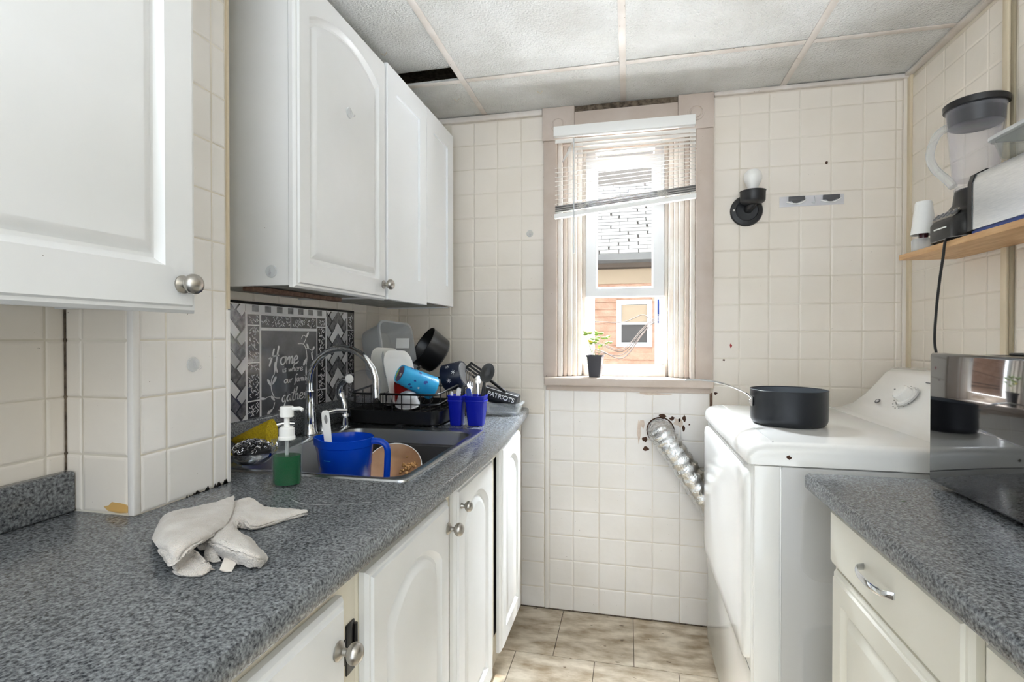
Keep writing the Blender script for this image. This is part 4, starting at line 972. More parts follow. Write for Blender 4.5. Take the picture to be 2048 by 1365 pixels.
# navy mug
T = at((-.730, 2.0, 1.068), (.97, -.06, .24)); mg = thing('mug', 'navy enamel mug with white snowflakes upside down on the rack', 'mug', (-.70, 1.97, .98))
b = NB(); lathe(b, [(.053, 0), (.055, .002), (.055, .080), (.052, .085), (.050, .084), (0, .083)], 32, T); part('body', b, 'navy', mg)
b = NB(); lathe(b, [(0, .0865), (.044, .0865), (.047, .084)], 32, T); part('base', b, 'grey_pl', mg)
for k, (a, z) in enumerate([(-1.0+.55*q, .035+.026*(q % 2)) for q in range(9)]):
    b = NB(); r0 = .0556
    for q in range(3):
        t = q*PI/3; w = .001; l = .0095
        vs = [b.verts.new(T @ Vector((r0*math.cos(a+u_/r0), r0*math.sin(a+u_/r0), z+v_))) for u_, v_ in ((l*math.cos(t)-w*math.sin(t), l*math.sin(t)+w*math.cos(t)), (-l*math.cos(t)-w*math.sin(t), -l*math.sin(t)+w*math.cos(t)), (-l*math.cos(t)+w*math.sin(t), -l*math.sin(t)-w*math.cos(t)), (l*math.cos(t)+w*math.sin(t), l*math.sin(t)-w*math.cos(t)))]; b.faces.new(vs)
    part('snowflake', b, 'white_p', mg, smooth=False)
# clear lids and tub
b = NB(); lathe(b, [(0, 0), (.055, .002), (.064, .008), (.066, .016), (.064, .016), (.053, .005), (0, .003)], 32, at((-.985, 1.795, 1.045), (.42, -.85, .25))); single('clear_lid', b, 'clear', 'round clear lid standing at the left end of the dish rack', 'lid')
b = NB(); lathe(b, [(0, .046), (.018, .045), (.033, .035), (.040, .012), (.043, .004), (.046, .003), (.046, 0), (.041, 0), (.037, .012), (.03, .033), (0, .043)], 32, at((-.795, 1.775, .99), (.1, -.32, .9))); single('small_dome_cup', b, 'frost', 'small frosted dome cup upside down at the front of the rack', 'cup')
# spatula lying across to the wall
spt = thing('slotted_turner', 'black slotted turner laid from the mug towards the ladle', 'spatula', (-.62, 2.02, 1.08))
T = at((-.615, 2.015, 1.10), (.05, -.75, .65), (.25, 0, 1))
b = NB()
for k in range(4): box(b, -.032, .030, -.026+.0145*k, -.026+.0145*k+.009, -.0012, .0012)
box(b, -.040, -.030, -.026, .0265, -.0012, .0012); box(b, .028, .04, -.022, .022, -.0012, .0012)
bmesh.ops.transform(b, matrix=T @ Matrix.Rotation(-.32, 4, 'Z'), verts=b.verts); part('blade', b, 'black', spt)
b = NB(); tube(b, [(-.585, 2.01, 1.09), (-.55, 2.0, 1.07), (-.50, 1.98, 1.04), (-.47, 1.97, 1.02)], (.006, .007), 8, smooth=3); part('handle', b, 'black', spt)
# cutlery cups
def caddy(x0, x1, y0, y1, label):
    t = thing('cutlery_cup', label, 'cutlery cup', ((x0+x1)/2, (y0+y1)/2, .914), group=None); b = NB()
    def R(s, z, ins=0): cx, cy = (x0+x1)/2, (y0+y1)/2; return [(cx+p[0], cy+p[1], z) for p in rrect((x1-x0)*s-ins*2, (y1-y0)*s-ins*2, .008, 3)]
    loft(b, [R(.72, .915), R(.76, .919), R(1, 1.018), R(1.03, 1.02), R(1.03, 1.024), R(1, 1.024, .002), R(.76, .925, .002)], True, True); part('body', b, 'blue', t)
    b = NB(); loft(b, [R(1.035, 1.002), R(1.05, 1.003), R(1.05, 1.007), R(1.035, 1.008)], True, False); part('rib', b, 'blue', t); return t
caddy(-.642, -.586, 1.775, 1.835, 'blue plastic cutlery cup nearer the dish rack holding knives')
caddy(-.578, -.506, 1.780, 1.845, 'blue plastic cutlery cup with the fork and black ladle')
def stick(name, label, A, Bv, w, t, mname, cat='cutlery', taper=1):
    A, Bv = Vector(A), Vector(Bv); d = (Bv-A).normalized(); s_ = Vector((.9, .3, 0)); s_ = (s_-d*s_.dot(d)).normalized(); n_ = d.cross(s_); b = NB(); rings = []
    for f, k in ((0, .6), (.1, .8), (.7, 1), (.95, taper), (1, taper*.6)):
        p = A+(Bv-A)*f; rings.append([p+s_*w*k*math.cos(a)+n_*t*math.sin(a) for a in [2*PI*q/10 for q in range(10)]])
    loft(b, rings); return b
fk = thing('fork', 'silver table fork standing tines up in the blue cup', 'fork', (-.552, 1.81, .95))
part('stem', stick('', '', (-.545, 1.815, .925), (-.562, 1.805, 1.058), .0035, .002, '', taper=1.6), 'chrome', fk)
for k in range(4):
    x = -.5745 + .0062*k
    b = NB(); tube(b, [(-.562+(k-1.5)*.003, 1.805, 1.052), (x+.004, 1.803, 1.066), (x, 1.800, 1.085), (x-.002, 1.803, 1.112)], [.0022]*9+[.002]*9, 6, smooth=4); part('tine', b, 'nickel', fk)
b = NB(); lathe(b, [(0, -.003), (.010, -.002), (.0115, .002), (0, .001)], 14, at((-.5625, 1.804, 1.062), (.2, -.95, .1)), 1, 1.2); part('neck', b, 'chrome', fk)
kn = thing('spoon', 'silver spoon standing behind the fork', 'spoon', (-.535, 1.825, .95)); part('handle', stick('', '', (-.535, 1.825, .925), (-.541, 1.83, 1.07), .004, .002, '', taper=2.0), 'chrome', kn)
b = NB(); lathe(b, [(0, -.004), (.008, -.003), (.011, 0), (.0105, .001), (0, -.001)], 16, at((-.541, 1.83, 1.078), (.3, -.95, 0)), 1, 1.6); part('bowl', b, 'chrome', kn)
single('knife', stick('', '', (-.618, 1.80, .925), (-.601, 1.79, 1.052), .008, .003, ''), 'ceramic', 'cream handled knife in the blue cup nearer the rack', 'knife')
single('knife', stick('', '', (-.606, 1.81, .925), (-.590, 1.81, 1.060), .006, .004, ''), 'black', 'black handled knife leaning beside the cream handled knife', 'knife')
single('knife', stick('', '', (-.632, 1.80, .925), (-.629, 1.79, 1.038), .005, .003, ''), 'white_pl', 'short white knife handle at the edge of the blue cup', 'knife')
single('peeler', stick('', '', (-.556, 1.80, .925), (-.568, 1.797, 1.05), .009, .004, ''), 'inkb', 'dark blue handled utensil below the fork', 'utensil')
ld = thing('ladle', 'black serving spoon standing in the blue cup', 'ladle', (-.522, 1.82, .93))
part('handle', stick('', '', (-.530, 1.82, .925), (-.512, 1.815, 1.075), .0075, .004, '', taper=.7), 'black_m', ld)
b = NB(); lathe(b, [(0, -.008), (.014, -.006), (.0245, 0), (.0255, .003), (.024, .003), (.013, -.003), (0, -.005)], 22, at((-.500, 1.81, 1.106), (.25, -.93, .2), (.35, 0, 1)), 1, 1.45); part('bowl', b, 'black_m', ld)
# clear box with a lettered tumbler resting in it
b = NB(); tub(b, .155, .105, .05, .02, Matrix.Translation((-.512, 2.105, .915)), lip=.006); single('storage_box', b, 'clear2', 'low clear plastic box at the end of the counter by the window wall', 'box')
A = Vector((-.588, 2.09, 1.005)); Bv = Vector((-.444, 2.085, .966)); n = (Bv-A).normalized(); T = Matrix.Translation(A) @ axes(n).to_4x4()
pt = thing('travel_tumbler', 'dark navy lettered tumbler lying in the clear plastic box', 'tumbler', tuple(A))
b = NB(); lathe(b, [(0, 0), (.030, 0), (.033, .003), (.0345, .14), (.033, .148), (0, .149)], 32, T); part('body', b, 'black_m', pt)
cu = bpy.data.curves.new('t', 'FONT'); cu.body = 'PATRIOTS'; cu.size = .026; cu.align_x = 'CENTER'; cu.align_y = 'CENTER'; cu.offset = .0006; cu.space_character = 1.0
to = bpy.data.objects.new('t', cu); C.objects.link(to); bpy.context.view_layer.update()
me = bpy.data.meshes.new_from_object(to.evaluated_get(bpy.context.evaluated_depsgraph_get())); bpy.data.objects.remove(to)
axn = n; vn = Vector((.10, -.97, .22)); vn = (vn - axn*vn.dot(axn)).normalized(); upv = axn.cross(vn) * (1 if axn.cross(vn).z > 0 else -1); ctr = A + n*.080
r_t = .0347
for v in me.vertices:
    u_, w_ = v.co.x, v.co.y - .002; th = w_/r_t; v.co = ctr + axn*u_ + vn*(r_t*math.cos(th)+.0002) + upv*(r_t*math.sin(th))
me.materials.append(M['white_p']); o = bpy.data.objects.new('lettering', me); C.objects.link(o); o.parent = pt; o.matrix_parent_inverse = rootmx(pt).inverted()
b = NB()
loft(b, [[ctr + axn*u_ + vn*(r_t*math.cos(th)+.0003) + upv*(r_t*math.sin(th)) for th in (.62, .68)] for u_ in (-.075, .065)], False, False); part('stripe', b, 'white_p', pt, smooth=False)

# ------------------------------------------------------------------ plant on the sill
pp = thing('potted_seedling', 'small green seedling in a square dark plastic pot on the window sill', 'plant', (-.145, 2.335, 1.058))
Rz = Matrix.Translation((-.143, 2.325, 1.0585)) @ Matrix.Rotation(-.12, 4, 'Z'); R = lambda s_, z: [Rz @ Vector((p[0], p[1], z)) for p in rrect(s_, s_, .006, 3)]
b = NB(); loft(b, [R(.050, 0), R(.066, .090), R(.074, .091), R(.074, .098), R(.070, .098), R(.063, .085), R(.05, .08)], True, True); part('pot', b, 'pot', pp)
b = NB(); loft(b, [R(.060, .078), R(.062, .086)]); part('soil', b, 'soil', pp)
rr = random.Random(21)
base = Vector((-.143, 2.325, 1.14))
for k, (tx, ty, tz, nl, yl) in enumerate([(-.035, .0, .115, 3, 0), (.0, -.01, .09, 3, 0), (.012, .01, .115, 3, 0), (.045, 0, .095, 3, 0), (-.012, .0, .075, 3, 1), (.012, -.01, .055, 2, 1), (.055, -.01, .075, 2, 0)]):
    tip = base + Vector((tx, ty, tz)); b = NB(); st_ = base + Vector((tx*.2, 0, -.004)); tube(b, [st_, (st_+tip)/2 + Vector((-.006, 0, .008)), tip], (.0012, .0008), 5, smooth=5); sm = part('stem', b, 'stem', pp)
    for q in range(nl):
        a = q*2.1 + k; l = rr.uniform(.020, .028); b = NB(); dv = Vector((math.cos(a), .5*math.sin(a), .25*math.sin(a*2))).normalized(); sv = dv.cross(Vector((.2, -1, .35))).normalized(); up_ = dv.cross(sv)
        rows = []
        for t in (0, .2, .45, .7, .9, 1): wd = .62*l*math.sin(PI*min(.97, t*.93+.03))**.7*.5; rows.append([tip + dv*l*t + sv*wd*s_ + up_*(.003*abs(s_) - .004*t*t) for s_ in (-1, 0, 1)])
        loft(b, rows, False, False); r = bmesh.ops.extrude_face_region(b, geom=list(b.faces)); bmesh.ops.translate(b, vec=tuple(up_*.0006), verts=[v for v in r['geom'] if isinstance(v, bmesh.types.BMVert)])
        part('leaf', b, 'leaf_y' if yl and q == 0 else 'leaf', sm)

# ------------------------------------------------------------------ things on the back wall
ws = thing('wall_sconce', 'black wall lamp with a bare white bulb on the tiled window wall', 'wall lamp', (.478, YB, 1.762))
Tw = Matrix.Translation((.478, YB-.0032, 1.762)) @ Matrix.Rotation(PI/2, 4, 'X')
b = NB(); lathe(b, [(0, 0), (.064, 0), (.064, .004), (.060, .010), (.044, .015), (.042, .011), (.036, .010), (0, .012)], 40, Tw); part('back_plate', b, 'black_m', ws)
b = NB(); lathe(b, [(0, .001), (.004, .001), (.005, 0)], 10, Tw @ Matrix.Translation((-.050, .002, .013))); part('screw', b, 'nickel', ws)
b = NB(); tube(b, [(.482, YB-.012, 1.765), (.488, YB-.045, 1.775), (.492, YB-.055, 1.785)], .017, 14, smooth=3); part('arm', b, 'black_m', ws)
Ts = Matrix.Translation((.490, YB-.062, 1.782)); b = NB(); lathe(b, [(0, -.008), (.030, -.008), (.043, 0), (.047, .006), (.048, .043), (.050, .045), (.047, .046), (.044, .040), (0, .036)], 32, Ts); part('socket_cup', b, 'black_m', ws)
b = NB(); lathe(b, [(.016, .034), (.018, .05), (.020, .06), (.026, .074), (.033, .090), (.0345, .103), (.031, .118), (.020, .130), (0, .134)], 28, Ts); part('bulb', b, 'white_pl', ws)
hk = thing('hook_strip', 'clear adhesive strip with two dark hooks beside the wall lamp', 'hook strip', (.72, YB, 1.79))
b = NB(); box(b, .604, .842, YB-.0048, YB-.0034, 1.770, 1.812, .0005); part('strip', b, 'strip', hk)
for x in (.668, .795):
    b = NB(); box(b, x-.030, x+.030, YB-.012, YB-.005, 1.792, 1.810, .001); prism(b, [(x-.018, YB-.010, 1.793), (x+.022, YB-.010, 1.793), (x+.004, YB-.010, 1.784), (x-.010, YB-.010, 1.782)], (0, .005, 0)); h_ = part('hook', b, 'grey_d', hk)
    b = NB(); tube(b, [(x-.038, YB-.006, 1.789), (x-.015, YB-.012, 1.781), (x+.01, YB-.014, 1.780), (x+.036, YB-.006, 1.796)], .0022, 6, smooth=4); part('adhesive_edge', b, 'white_pl', h_)
b = NB(); tube(b, [(.735, YB-.006, 1.808), (.735, YB-.010, 1.785), (.730, YB-.014, 1.778), (.722, YB-.012, 1.782)], .0025, 6, smooth=4); part('clear_hook', b, 'frost', hk)
def disc_hook(label, T):
    b = NB(); lathe(b, [(0, .003), (.012, .003), (.014, .0025), (.0155, 0)], 26, T); t = thing('adhesive_hook', label, 'hook', tuple(T.translation)); part('pad', b, 'frost', t)
    b = NB(); tube(b, [T @ Vector((0, .007, .003)), T @ Vector((0, -.004, .006)), T @ Vector((.004, -.009, .011)), T @ Vector((.008, -.004, .013))], .0018, 6, smooth=4); part('hook', b, 'clear', t)
disc_hook('round clear adhesive hook on the tiles left of the window', at((-.439, YB-.0032, 1.708), (0, -1, 0)))
disc_hook('round clear adhesive hook on the tiled chase', at((CX+.0032, .885, 1.182), (1, 0, 0)))
disc_hook('clear adhesive hook on the arched cabinet door', at((-.7635, 1.315, 1.865), (1, 0, 0)))
disc_hook('round clear adhesive pad on the cabinet side panel', at((-.835, 1.0815, 1.395), (0, -1, 0)))
du = thing('dryer_duct', 'crinkled foil dryer duct running from the wall hole behind the dryer', 'duct', (.135, YB, .83))
P = smooth_path([(.136, YB-.002, .832), (.142, YB-.045, .822), (.180, YB-.066, .768), (.250, YB-.064, .665), (.33, YB-.062, .545), (.45, YB-.062, .40)], 16)
b = NB(); rr = random.Random(2); n = len(P)
Tn = [(P[min(i+1, n-1)]-P[max(i-1, 0)]).normalized() for i in range(n)]; u = Vector((0, 1, 0)); rings = []
for i in range(n):
    u = (u - Tn[i]*u.dot(Tn[i])).normalized(); v = Tn[i].cross(u); r0 = .0505 + .003*math.cos(i*PI/2.5)
    rings.append([P[i] + (u*math.cos(2*PI*k/28) + v*math.sin(2*PI*k/28))*(r0 + rr.uniform(-.002, .002)) for k in range(28)])
loft(b, rings, True, False); part('hose', b, 'foil', du, smooth=50)
b = NB(); lathe(b, [(.054, -.001), (.059, -.001), (.059, .003), (.0565, .005), (.054, .003)], 32, Matrix.Translation((.136, YB-.0025, .832)) @ Matrix.Rotation(PI/2, 4, 'X')); part('hole_rim', b, 'rust', du)

# ------------------------------------------------------------------ dryer with saucepan
DX0, DX1, DY0, DY1, DZ = .312, 1.045, 1.425, 2.20, .968
dy = thing('clothes_dryer', 'white front loading clothes dryer against the window wall', 'dryer', (.68, 1.81, 0))
b = NB(); box(b, DX0, DX1, DY0+.006, DY1, .02, DZ-.058, .012, 3); part('cabinet', b, 'enamel', dy)
b = NB(); box(b, DX0+.004, DX0+.066, DY0+.002, DY0+.03, .021, DZ-.060, .004); part('front_post', b, 'enamel', dy)
b = NB(); box(b, DX0+.069, DX1, DY0+.002, DY0+.02, .021, DZ-.061, .002); sp_ = part('side_panel', b, 'enamel_shade_grey', dy)  # shade on the near side is put into its colour
def emboss(z0, z1):
    b = NB(); x0, x1 = DX0+.11, DX1-.1; cx, cz = (x0+x1)/2, (z0+z1)/2
    R = lambda ins, y: [(cx+p[0], y, cz+p[1]) for p in rrect(x1-x0-ins*2, z1-z0-ins*2, .05, 5)]
    loft(b, [R(0, DY0+.003), R(.006, DY0+.0005), R(.012, DY0+.0005)], True, True); part('embossed_panel', b, 'enamel_shade_grey', sp_)
emboss(.62, .86); emboss(.10, .52)
# lid with rolled front edge
prof = [(DX0-.012, DZ-.056), (DX0-.014, DZ-.040), (DX0-.010, DZ-.022), (DX0+.004, DZ-.007), (DX0+.030, DZ-.001), (DX0+.07, DZ), (.755, DZ), (.755, DZ-.056)]
b = NB(); rings = []
for y, ins in ((DY0-.004, .024), (DY0-.001, .010), (DY0+.010, .003), (DY0+.026, 0), (DY1-.026, 0), (DY1-.010, .003), (DY1-.002, .012), (DY1, .028)):
    rings.append([(x + (ins*.4 if x < .5 else 0), y, z - (ins if z > DZ-.03 else 0) + 0) for x, z in prof])
loft(b, rings); part('lid', b, 'enamel', dy, smooth=60)
b = NB(); tube(b, [(DX0+.052, DY0+.02, DZ-.0012), (DX0+.052, DY1-.02, DZ-.0012)], .0022, 6); part('lid_groove', b, 'enamel_shade_grey', dy)
# console
cp = [(.752, DZ-.056), (.752, DZ+.0005), (.79, DZ+.006), (.83, DZ+.022), (.872, DZ+.056), (.912, DZ+.102), (.940, DZ+.138), (.958, DZ+.152), (.980, DZ+.157), (DX1, DZ+.157), (DX1, DZ-.056)]
b = NB(); loft(b, [[(x, y, z - (k if z > DZ+.001 else 0)) for x, z in cp] for y, k in ((DY0+.002, .012), (DY0+.006, .003), (DY0+.014, 0), (DY1-.014, 0), (DY1-.004, .003), (DY1, .012))]); co = part('console', b, 'enamel', dy, smooth=40)
cn = Vector((-.76, 0, .65))
def on_console(s_, y, off=.0006):
    """s_ 0..1 up the sloped face"""
    p0, p1 = Vector((.83, 0, DZ+.022)), Vector((.940, 0, DZ+.138)); p = p0 + (p1-p0)*s_; p.y = y; return p + cn*off*1 - Vector((-.006*math.sin(PI*s_), 0, -.006*math.sin(PI*s_)))*1.0
Tk = at(on_console(.40, 1.905, .004), cn); b = NB(); lathe(b, [(0, .030), (.022, .030), (.026, .026), (.028, .006), (.034, .004), (.036, -.004)], 32, Tk); kd = part('dial', b, 'enamel', co)
b = NB(); lathe(b, [(.0385, .0006), (.040, .0008), (.0405, -.004)], 40, Tk); part('dial_ring', b, 'enamel_shade_grey', kd)
for k in range(11):
    a = 2.2 + k*.36; p = Tk @ Vector((.050*math.cos(a), .050*math.sin(a), 0)); b = NB(); box(b, -.003, .003, -.0012, .0012, 0, .0008); bmesh.ops.transform(b, matrix=at(p, cn), verts=b.verts); part('dial_mark', b, 'print', kd, smooth=False)
for k, (s_, y, l) in enumerate(((.95, 1.86, .012), (.84, 1.875, .014), (.52, 2.005, .012), (.9, 1.75, .014))):
    b = NB(); box(b, -l, l, -.0016, .0016, -.001, .0012); bmesh.ops.transform(b, matrix=at(on_console(s_, y, .003), cn), verts=b.verts); part('printed_word', b, 'print', co, smooth=False)
b = NB(); lathe(b, [(0, .001), (.011, .001), (.0125, -.001)], 20, at(on_console(.16, 2.035, .004), cn), 1.25, .75); em = part('emblem', b, 'logo_e', co)
b = NB(); lathe(b, [(0, .0014), (.006, .0014), (.007, .001)], 16, at(on_console(.16, 2.035, .004), cn), 1.25, .75); part('emblem_centre', b, 'enamel_shade_grey', em)
# door
b = NB(); R = lambda ins, x: [(x, (DY0+.02+DY1-.012)/2+p[0], .635+p[1]) for p in rrect(DY1-DY0-.035-ins*2, .50-ins*2, .03, 5)]
loft(b, [R(0, DX0+.004), R(0, DX0-.010), R(.003, DX0-.014), R(.012, DX0-.017), R(.05, DX0-.019), R(.10, DX0-.019)]); dd = part('door', b, 'enamel', dy, smooth=50)
b = NB(); loft(b, [[(DX0+.001, y, .893), (DX0-.006, y, .896), (DX0-.006, y, .908), (DX0+.001, y, .91)] for y in (DY0+.06, DY1-.05)]); part('door_grip', b, 'enamel_shade_grey', dd)
b = NB(); box(b, DX0-.0006, DX0+.001, DY0+.02, DY1-.01, .364, .367); part('panel_seam', b, 'print', dy, smooth=False)
b = NB(); blot(b, .395, .934, .014, .012, DY0-.0042, 9, 2); part('rust_chip', b, 'rust', dy, smooth=False)

T = Matrix.Translation((.485, 1.752, DZ+.0006)); sn = thing('saucepan', 'dark anodised saucepan with a long steel handle on the dryer', 'saucepan', (.485, 1.752, DZ))
b = NB(); lathe(b, [(0, 0), (.094, 0), (.102, .004), (.1065, .012), (.1075, .020), (.1085, .104), (.1095, .106), (.1085, .107), (.1065, .105), (.1055, .02), (.10, .008), (0, .005)], 56, T); part('body', b, 'anod', sn)
b = NB(); lathe(b, [(.1062, .104), (.1055, .021), (.0995, .0085), (0, .0055)], 48, T); part('interior', b, 'nonstick', sn)
b = NB(); P = smooth_path([(.375, 1.742, 1.046), (.362, 1.740, 1.060), (.335, 1.737, 1.074), (.295, 1.733, 1.090), (.245, 1.727, 1.1005), (.19, 1.722, 1.102), (.175, 1.72, 1.101)], 5); rings = []
for i, p in enumerate(P):
    f = i/(len(P)-1); w = .010 + .004*math.sin(PI*f) if f < .95 else .008; rings.append([p + Vector((.1*w*math.cos(a), w*math.cos(a), .0035*math.sin(a))) for a in [2*PI*k/12 for k in range(12)]])
loft(b, rings); hd = part('handle', b, 'chrome', sn)
b = NB(); box(b, .3735, .3775, 1.728, 1.758, 1.022, 1.052, .0015); part('handle_bracket', b, 'nickel', sn)
for y in (1.736, 1.750):
    b = NB(); lathe(b, [(0, .003), (.004, .002), (.005, 0)], 10, at((.3735, y, 1.036), (-1, 0, 0))); part('rivet', b, 'nickel', sn)

# ------------------------------------------------------------------ right counter, cabinet, microwave
rc = thing('countertop', 'speckled grey laminate countertop under the microwave', 'countertop', (.75, .4, .876))
part('worktop', counter_bm([[(y, XR-.001, .410, -1) for y in (-.6, .4, 1.35)]]), 'counter', rc)
bc = thing('base_cabinet', 'cream base cabinet with a drawer beside the dryer', 'cabinet', (.75, 1.0, 0))
part('carcass', box(NB(), .455, XR-.01, .775, 1.285, .09, .875), 'cab_cream', bc, smooth=False)
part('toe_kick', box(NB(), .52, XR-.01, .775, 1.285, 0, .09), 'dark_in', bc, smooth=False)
b = NB(); b = door_bm(.478, .128, .021, 'rect', 0, .012, .010, .010) if False else NB()
def slab_front(parent, y0, y1, z0, z1):
    b = NB(); R = lambda d, x: [(x, y0+d, z0+d), (x, y1-d, z0+d), (x, y1-d, z1-d), (x, y0+d, z1-d)]
    loft(b, [R(0, .454), R(0, .444), R(.005, .438), R(.010, .4375), R(.013, .433), R(.016, .433)]); return part('drawer_front', b, 'cab_cream', parent, smooth=30)
df = slab_front(bc, .788, 1.266, .738, .868)
b = NB(); P = smooth_path([(.433, 1.090, .806), (.418, 1.082, .806), (.410, 1.060, .806), (.408, 1.03, .806), (.410, 1.002, .806), (.418, .982, .806), (.433, .974, .806)], 4); rings = []
for p in P: rings.append([p + Vector((.0025*math.cos(a), 0, .0065*math.sin(a))) for a in [2*PI*k/10 for k in range(10)]])
loft(b, rings); part('pull_handle', b, 'chrome', df)
add_door(bc, 'x-', .455, .788, 1.256, .12, .730, 'cab_cream', style='rect', rise=0, st=.055, bt=.055, tp=.055)
bc2 = thing('base_cabinet', 'cream base cabinet with a tall plain door beside the drawer cabinet', 'cabinet', (.75, .3, 0))
part('carcass', box(NB(), .455, XR-.01, -.4, .773, .09, .875), 'cab_cream', bc2, smooth=False)
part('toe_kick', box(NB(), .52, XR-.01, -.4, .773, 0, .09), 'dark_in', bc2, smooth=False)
slab_front(bc2, .25, .762, .738, .868)
add_door(bc2, 'x-', .455, .25, .762, .12, .730, 'cab_cream', style='rect', rise=0)
mw = thing('microwave', 'black microwave oven with a glossy door on the counter', 'microwave', (.84, 1.06, .914))
b = NB(); box(b, .662, 1.02, .80, 1.300, .926, 1.200, .006, 3); part('case', b, 'black_m', mw)
b = NB(); box(b, .642, .661, .80, 1.302, .924, 1.204, .006, 3); part('door', b, 'glossblk', mw)
b = NB(); box(b, .75, .98, .86, 1.24, 1.2005, 1.206, .004); part('top_panel', b, 'black_m', mw)
for x in (.69, .99):
    for y in (.84, 1.26):
        b = NB(); lathe(b, [(0, 0), (.012, 0), (.010, .013), (0, .013)], 12, Matrix.Translation((x, y, .9145))); part('foot', b, 'black', mw)
b = NB(); blot(b, 0, 0, .012, .008, 0, 8, 4, .0012); bmesh.ops.rotate(b, matrix=Matrix.Rotation(PI/2, 3, 'X'), verts=b.verts); bmesh.ops.translate(b, vec=(.530, 1.16, .9142), verts=b.verts)
single('green_crumb', b, 'green', 'tiny green scrap on the counter in front of the microwave', 'crumb', smooth=False)

# ------------------------------------------------------------------ shelf and what stands on it
sh = thing('wall_shelf', 'pale pine shelf on the right wall above the microwave', 'shelf', (.98, 1.5, 1.499))
b = NB(); box(b, .897, XR-.004, 1.0, 2.007, 1.497, 1.515, .002); part('board', b, 'wood', sh)
for y in (1.05, 1.36):
    b = NB(); box(b, XR-.012, XR-.003, y-.008, y+.008, 1.40, 1.497, .002); box(b, .96, XR-.004, y-.008, y+.008, 1.490, 1.497, .002); part('bracket', b, 'white_pl', sh)
bx, by = .985, 1.79; SZ = 1.5155
be = thing('blender', 'black countertop blender with a clear jug on the pine shelf', 'blender', (bx, by, SZ))
R = lambda w, d, r, z, ox=0: [(bx+ox+p[0], by+p[1], z) for p in rrect(w, d, r, 6)]
b = NB(); loft(b, [R(.148, .165, .04, SZ+.012), R(.152, .170, .04, SZ+.018), R(.152, .170, .04, SZ+.062), R(.142, .162, .045, SZ+.078, .003), R(.115, .145, .05, SZ+.098, .012), R(.098, .118, .048, SZ+.118, .014), R(.092, .100, .045, SZ+.150, .012), R(.090, .098, .045, SZ+.158, .012)]); part('motor_base', b, 'black', be)
b = NB(); loft(b, [R(.150, .168, .04, SZ+.010), R(.150, .168, .04, SZ+.0125)]); part('base_plate', b, 'grey_pl', be)
for dx in (-.055, .055):
    for dyy in (-.06, .06):
        b = NB(); lathe(b, [(0, 0), (.010, 0), (.009, .011), (0, .011)], 12, Matrix.Translation((bx+dx, by+dyy, SZ))); part('foot', b, 'black', be)
cpn = Vector((-.75, 0, .66))
for k in range(5):
    b = NB(); box(b, -.0045, .0045, -.010, .010, -.002, .0035, .001); bmesh.ops.transform(b, matrix=at((bx-.063, by-.045+.0225*k, SZ+.086), cpn), verts=b.verts); part('speed_button', b, 'grey_pl', be)
b = NB(); loft(b, [[at((bx-.063, by, SZ+.086), cpn) @ Vector((p[0], p[1], z)) for p in rrect(.118, .030, .014, 5)] for z in (-.004, .0005)]); part('control_panel', b, 'nickel', be)
b = NB(); box(b, bx-.0775, bx-.076, by-.03, by+.032, SZ+.044, SZ+.048); part('brand_line', b, 'white_p', be, smooth=False)
T = Matrix.Translation((bx+.012, by, SZ))
b = NB(); lathe(b, [(.040, .150), (.046, .153), (.046, .17), (.050, .185), (.054, .20), (.069, .385), (.071, .395), (.069, .395), (.0665, .383), (.0515, .2), (.047, .186), (0, .184)], 40, T); part('jug', b, 'clear', be)
b = NB(); lathe(b, [(.041, .152), (.0485, .155), (.0495, .162), (.044, .166)], 32, T); part('jug_collar', b, 'clear', be)
b = NB(); tube(b, [T @ Vector(p) for p in ((-.035, .050, .365), (-.055, .082, .355), (-.068, .098, .30), (-.060, .088, .25), (-.040, .060, .205), (-.032, .045, .18))], [.012]*60, 10, smooth=6); part('handle', b, 'clear2', be)
b = NB(); lathe(b, [(0, .345), (.058, .343), (.0635, .346), (.0675, .393), (.0755, .396), (.0765, .412), (.072, .4155), (.03, .4155), (.028, .42), (0, .42)], 40, T); part('lid', b, 'black', be)
b = NB(); tube(b, [(bx-.05, by-.06, SZ+.010), (.905, 1.735, SZ+.006), (.890, 1.728, SZ-.002), (.886, 1.73, 1.47), (.880, 1.735, 1.40), (.872, 1.735, 1.31), (.868, 1.733, 1.22), (.872, 1.72, 1.165)], .0036, 8, smooth=6); part('power_cord', b, 'black', be)
tr = thing('toaster', 'stainless steel toaster with black ends on the pine shelf', 'toaster', (.98, 1.5, SZ))
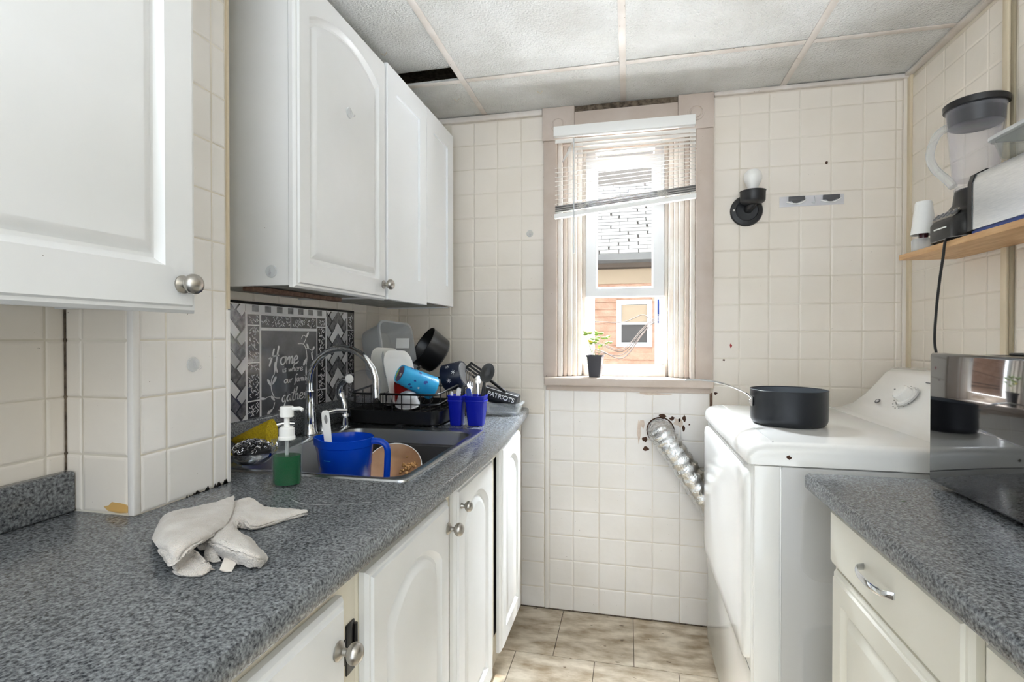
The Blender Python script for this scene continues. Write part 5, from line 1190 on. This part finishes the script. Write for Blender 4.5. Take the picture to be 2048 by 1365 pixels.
R2 = lambda ins, y, zt: [(x, y, z) for x, z in ((.906+ins, SZ+.012+ins), (1.052-ins, SZ+.012+ins), (1.052-ins, zt-.035), (1.045-ins, zt-.012), (1.02, zt-ins), (.938, zt-ins), (.913+ins, zt-.012), (.906+ins, zt-.035))]
b = NB(); loft(b, [R2(0, y, SZ+.172) for y in (1.36, 1.640)]); part('shell', b, 'steel_br', tr, smooth=50)
for y0, y1 in ((1.638, 1.655), (1.345, 1.362)):
    b = NB(); loft(b, [R2(-.002, y, SZ+.174) for y in (y0, y1)]); part('end_cap', b, 'black', tr, smooth=50)
b = NB(); box(b, .912, 1.046, 1.35, 1.65, SZ, SZ+.012); part('base', b, 'inkb', tr, smooth=False)
for x in (.955, 1.0):
    b = NB(); box(b, x, x+.022, 1.40, 1.60, SZ+.1715, SZ+.1730); part('slot', b, 'black', tr, smooth=False)
gd = thing('glass_container', 'rectangular glass food container with a lid on the toaster', 'container', (.98, 1.43, SZ+.174))
b = NB(); tub(b, .125, .25, .060, .02, Matrix.Translation((.985, 1.475, SZ+.1745)), lip=.004); part('dish', b, 'glassdish', gd)
b = NB(); loft(b, [[(.985+p[0], 1.475+p[1], SZ+.1745+z) for p in rrect(w, h, .02, 5)] for w, h, z in ((.137, .262, .057), (.141, .266, .058), (.141, .266, .066), (.134, .26, .069), (.11, .235, .069), (.108, .233, .066))]); part('lid', b, 'frost', gd)
fr = thing('air_freshener', 'white cone air freshener at the end of the pine shelf', 'air freshener', (.945, 1.96, SZ)); T = Matrix.Translation((.945, 1.955, SZ))
b = NB(); lathe(b, [(0, 0), (.026, 0), (.032, .006), (.0325, .040), (.030, .044), (0, .044)], 28, T); part('base_cup', b, 'frost', fr)
b = NB(); lathe(b, [(0, .040), (.013, .040), (.013, .066), (0, .068)], 16, T); part('gel', b, 'wine', fr)
b = NB(); lathe(b, [(.035, .058), (.034, .066), (.0235, .160), (.021, .166), (0, .168), (0, .164), (.02, .160), (.032, .064)], 30, T); part('cone', b, 'white_pl', fr)
b = NB(); tube(b, [T @ Vector((.026, 0, .04)), T @ Vector((.028, 0, .08))], .004, 6); part('support_post', b, 'white_pl', fr)
cleanup_mx()
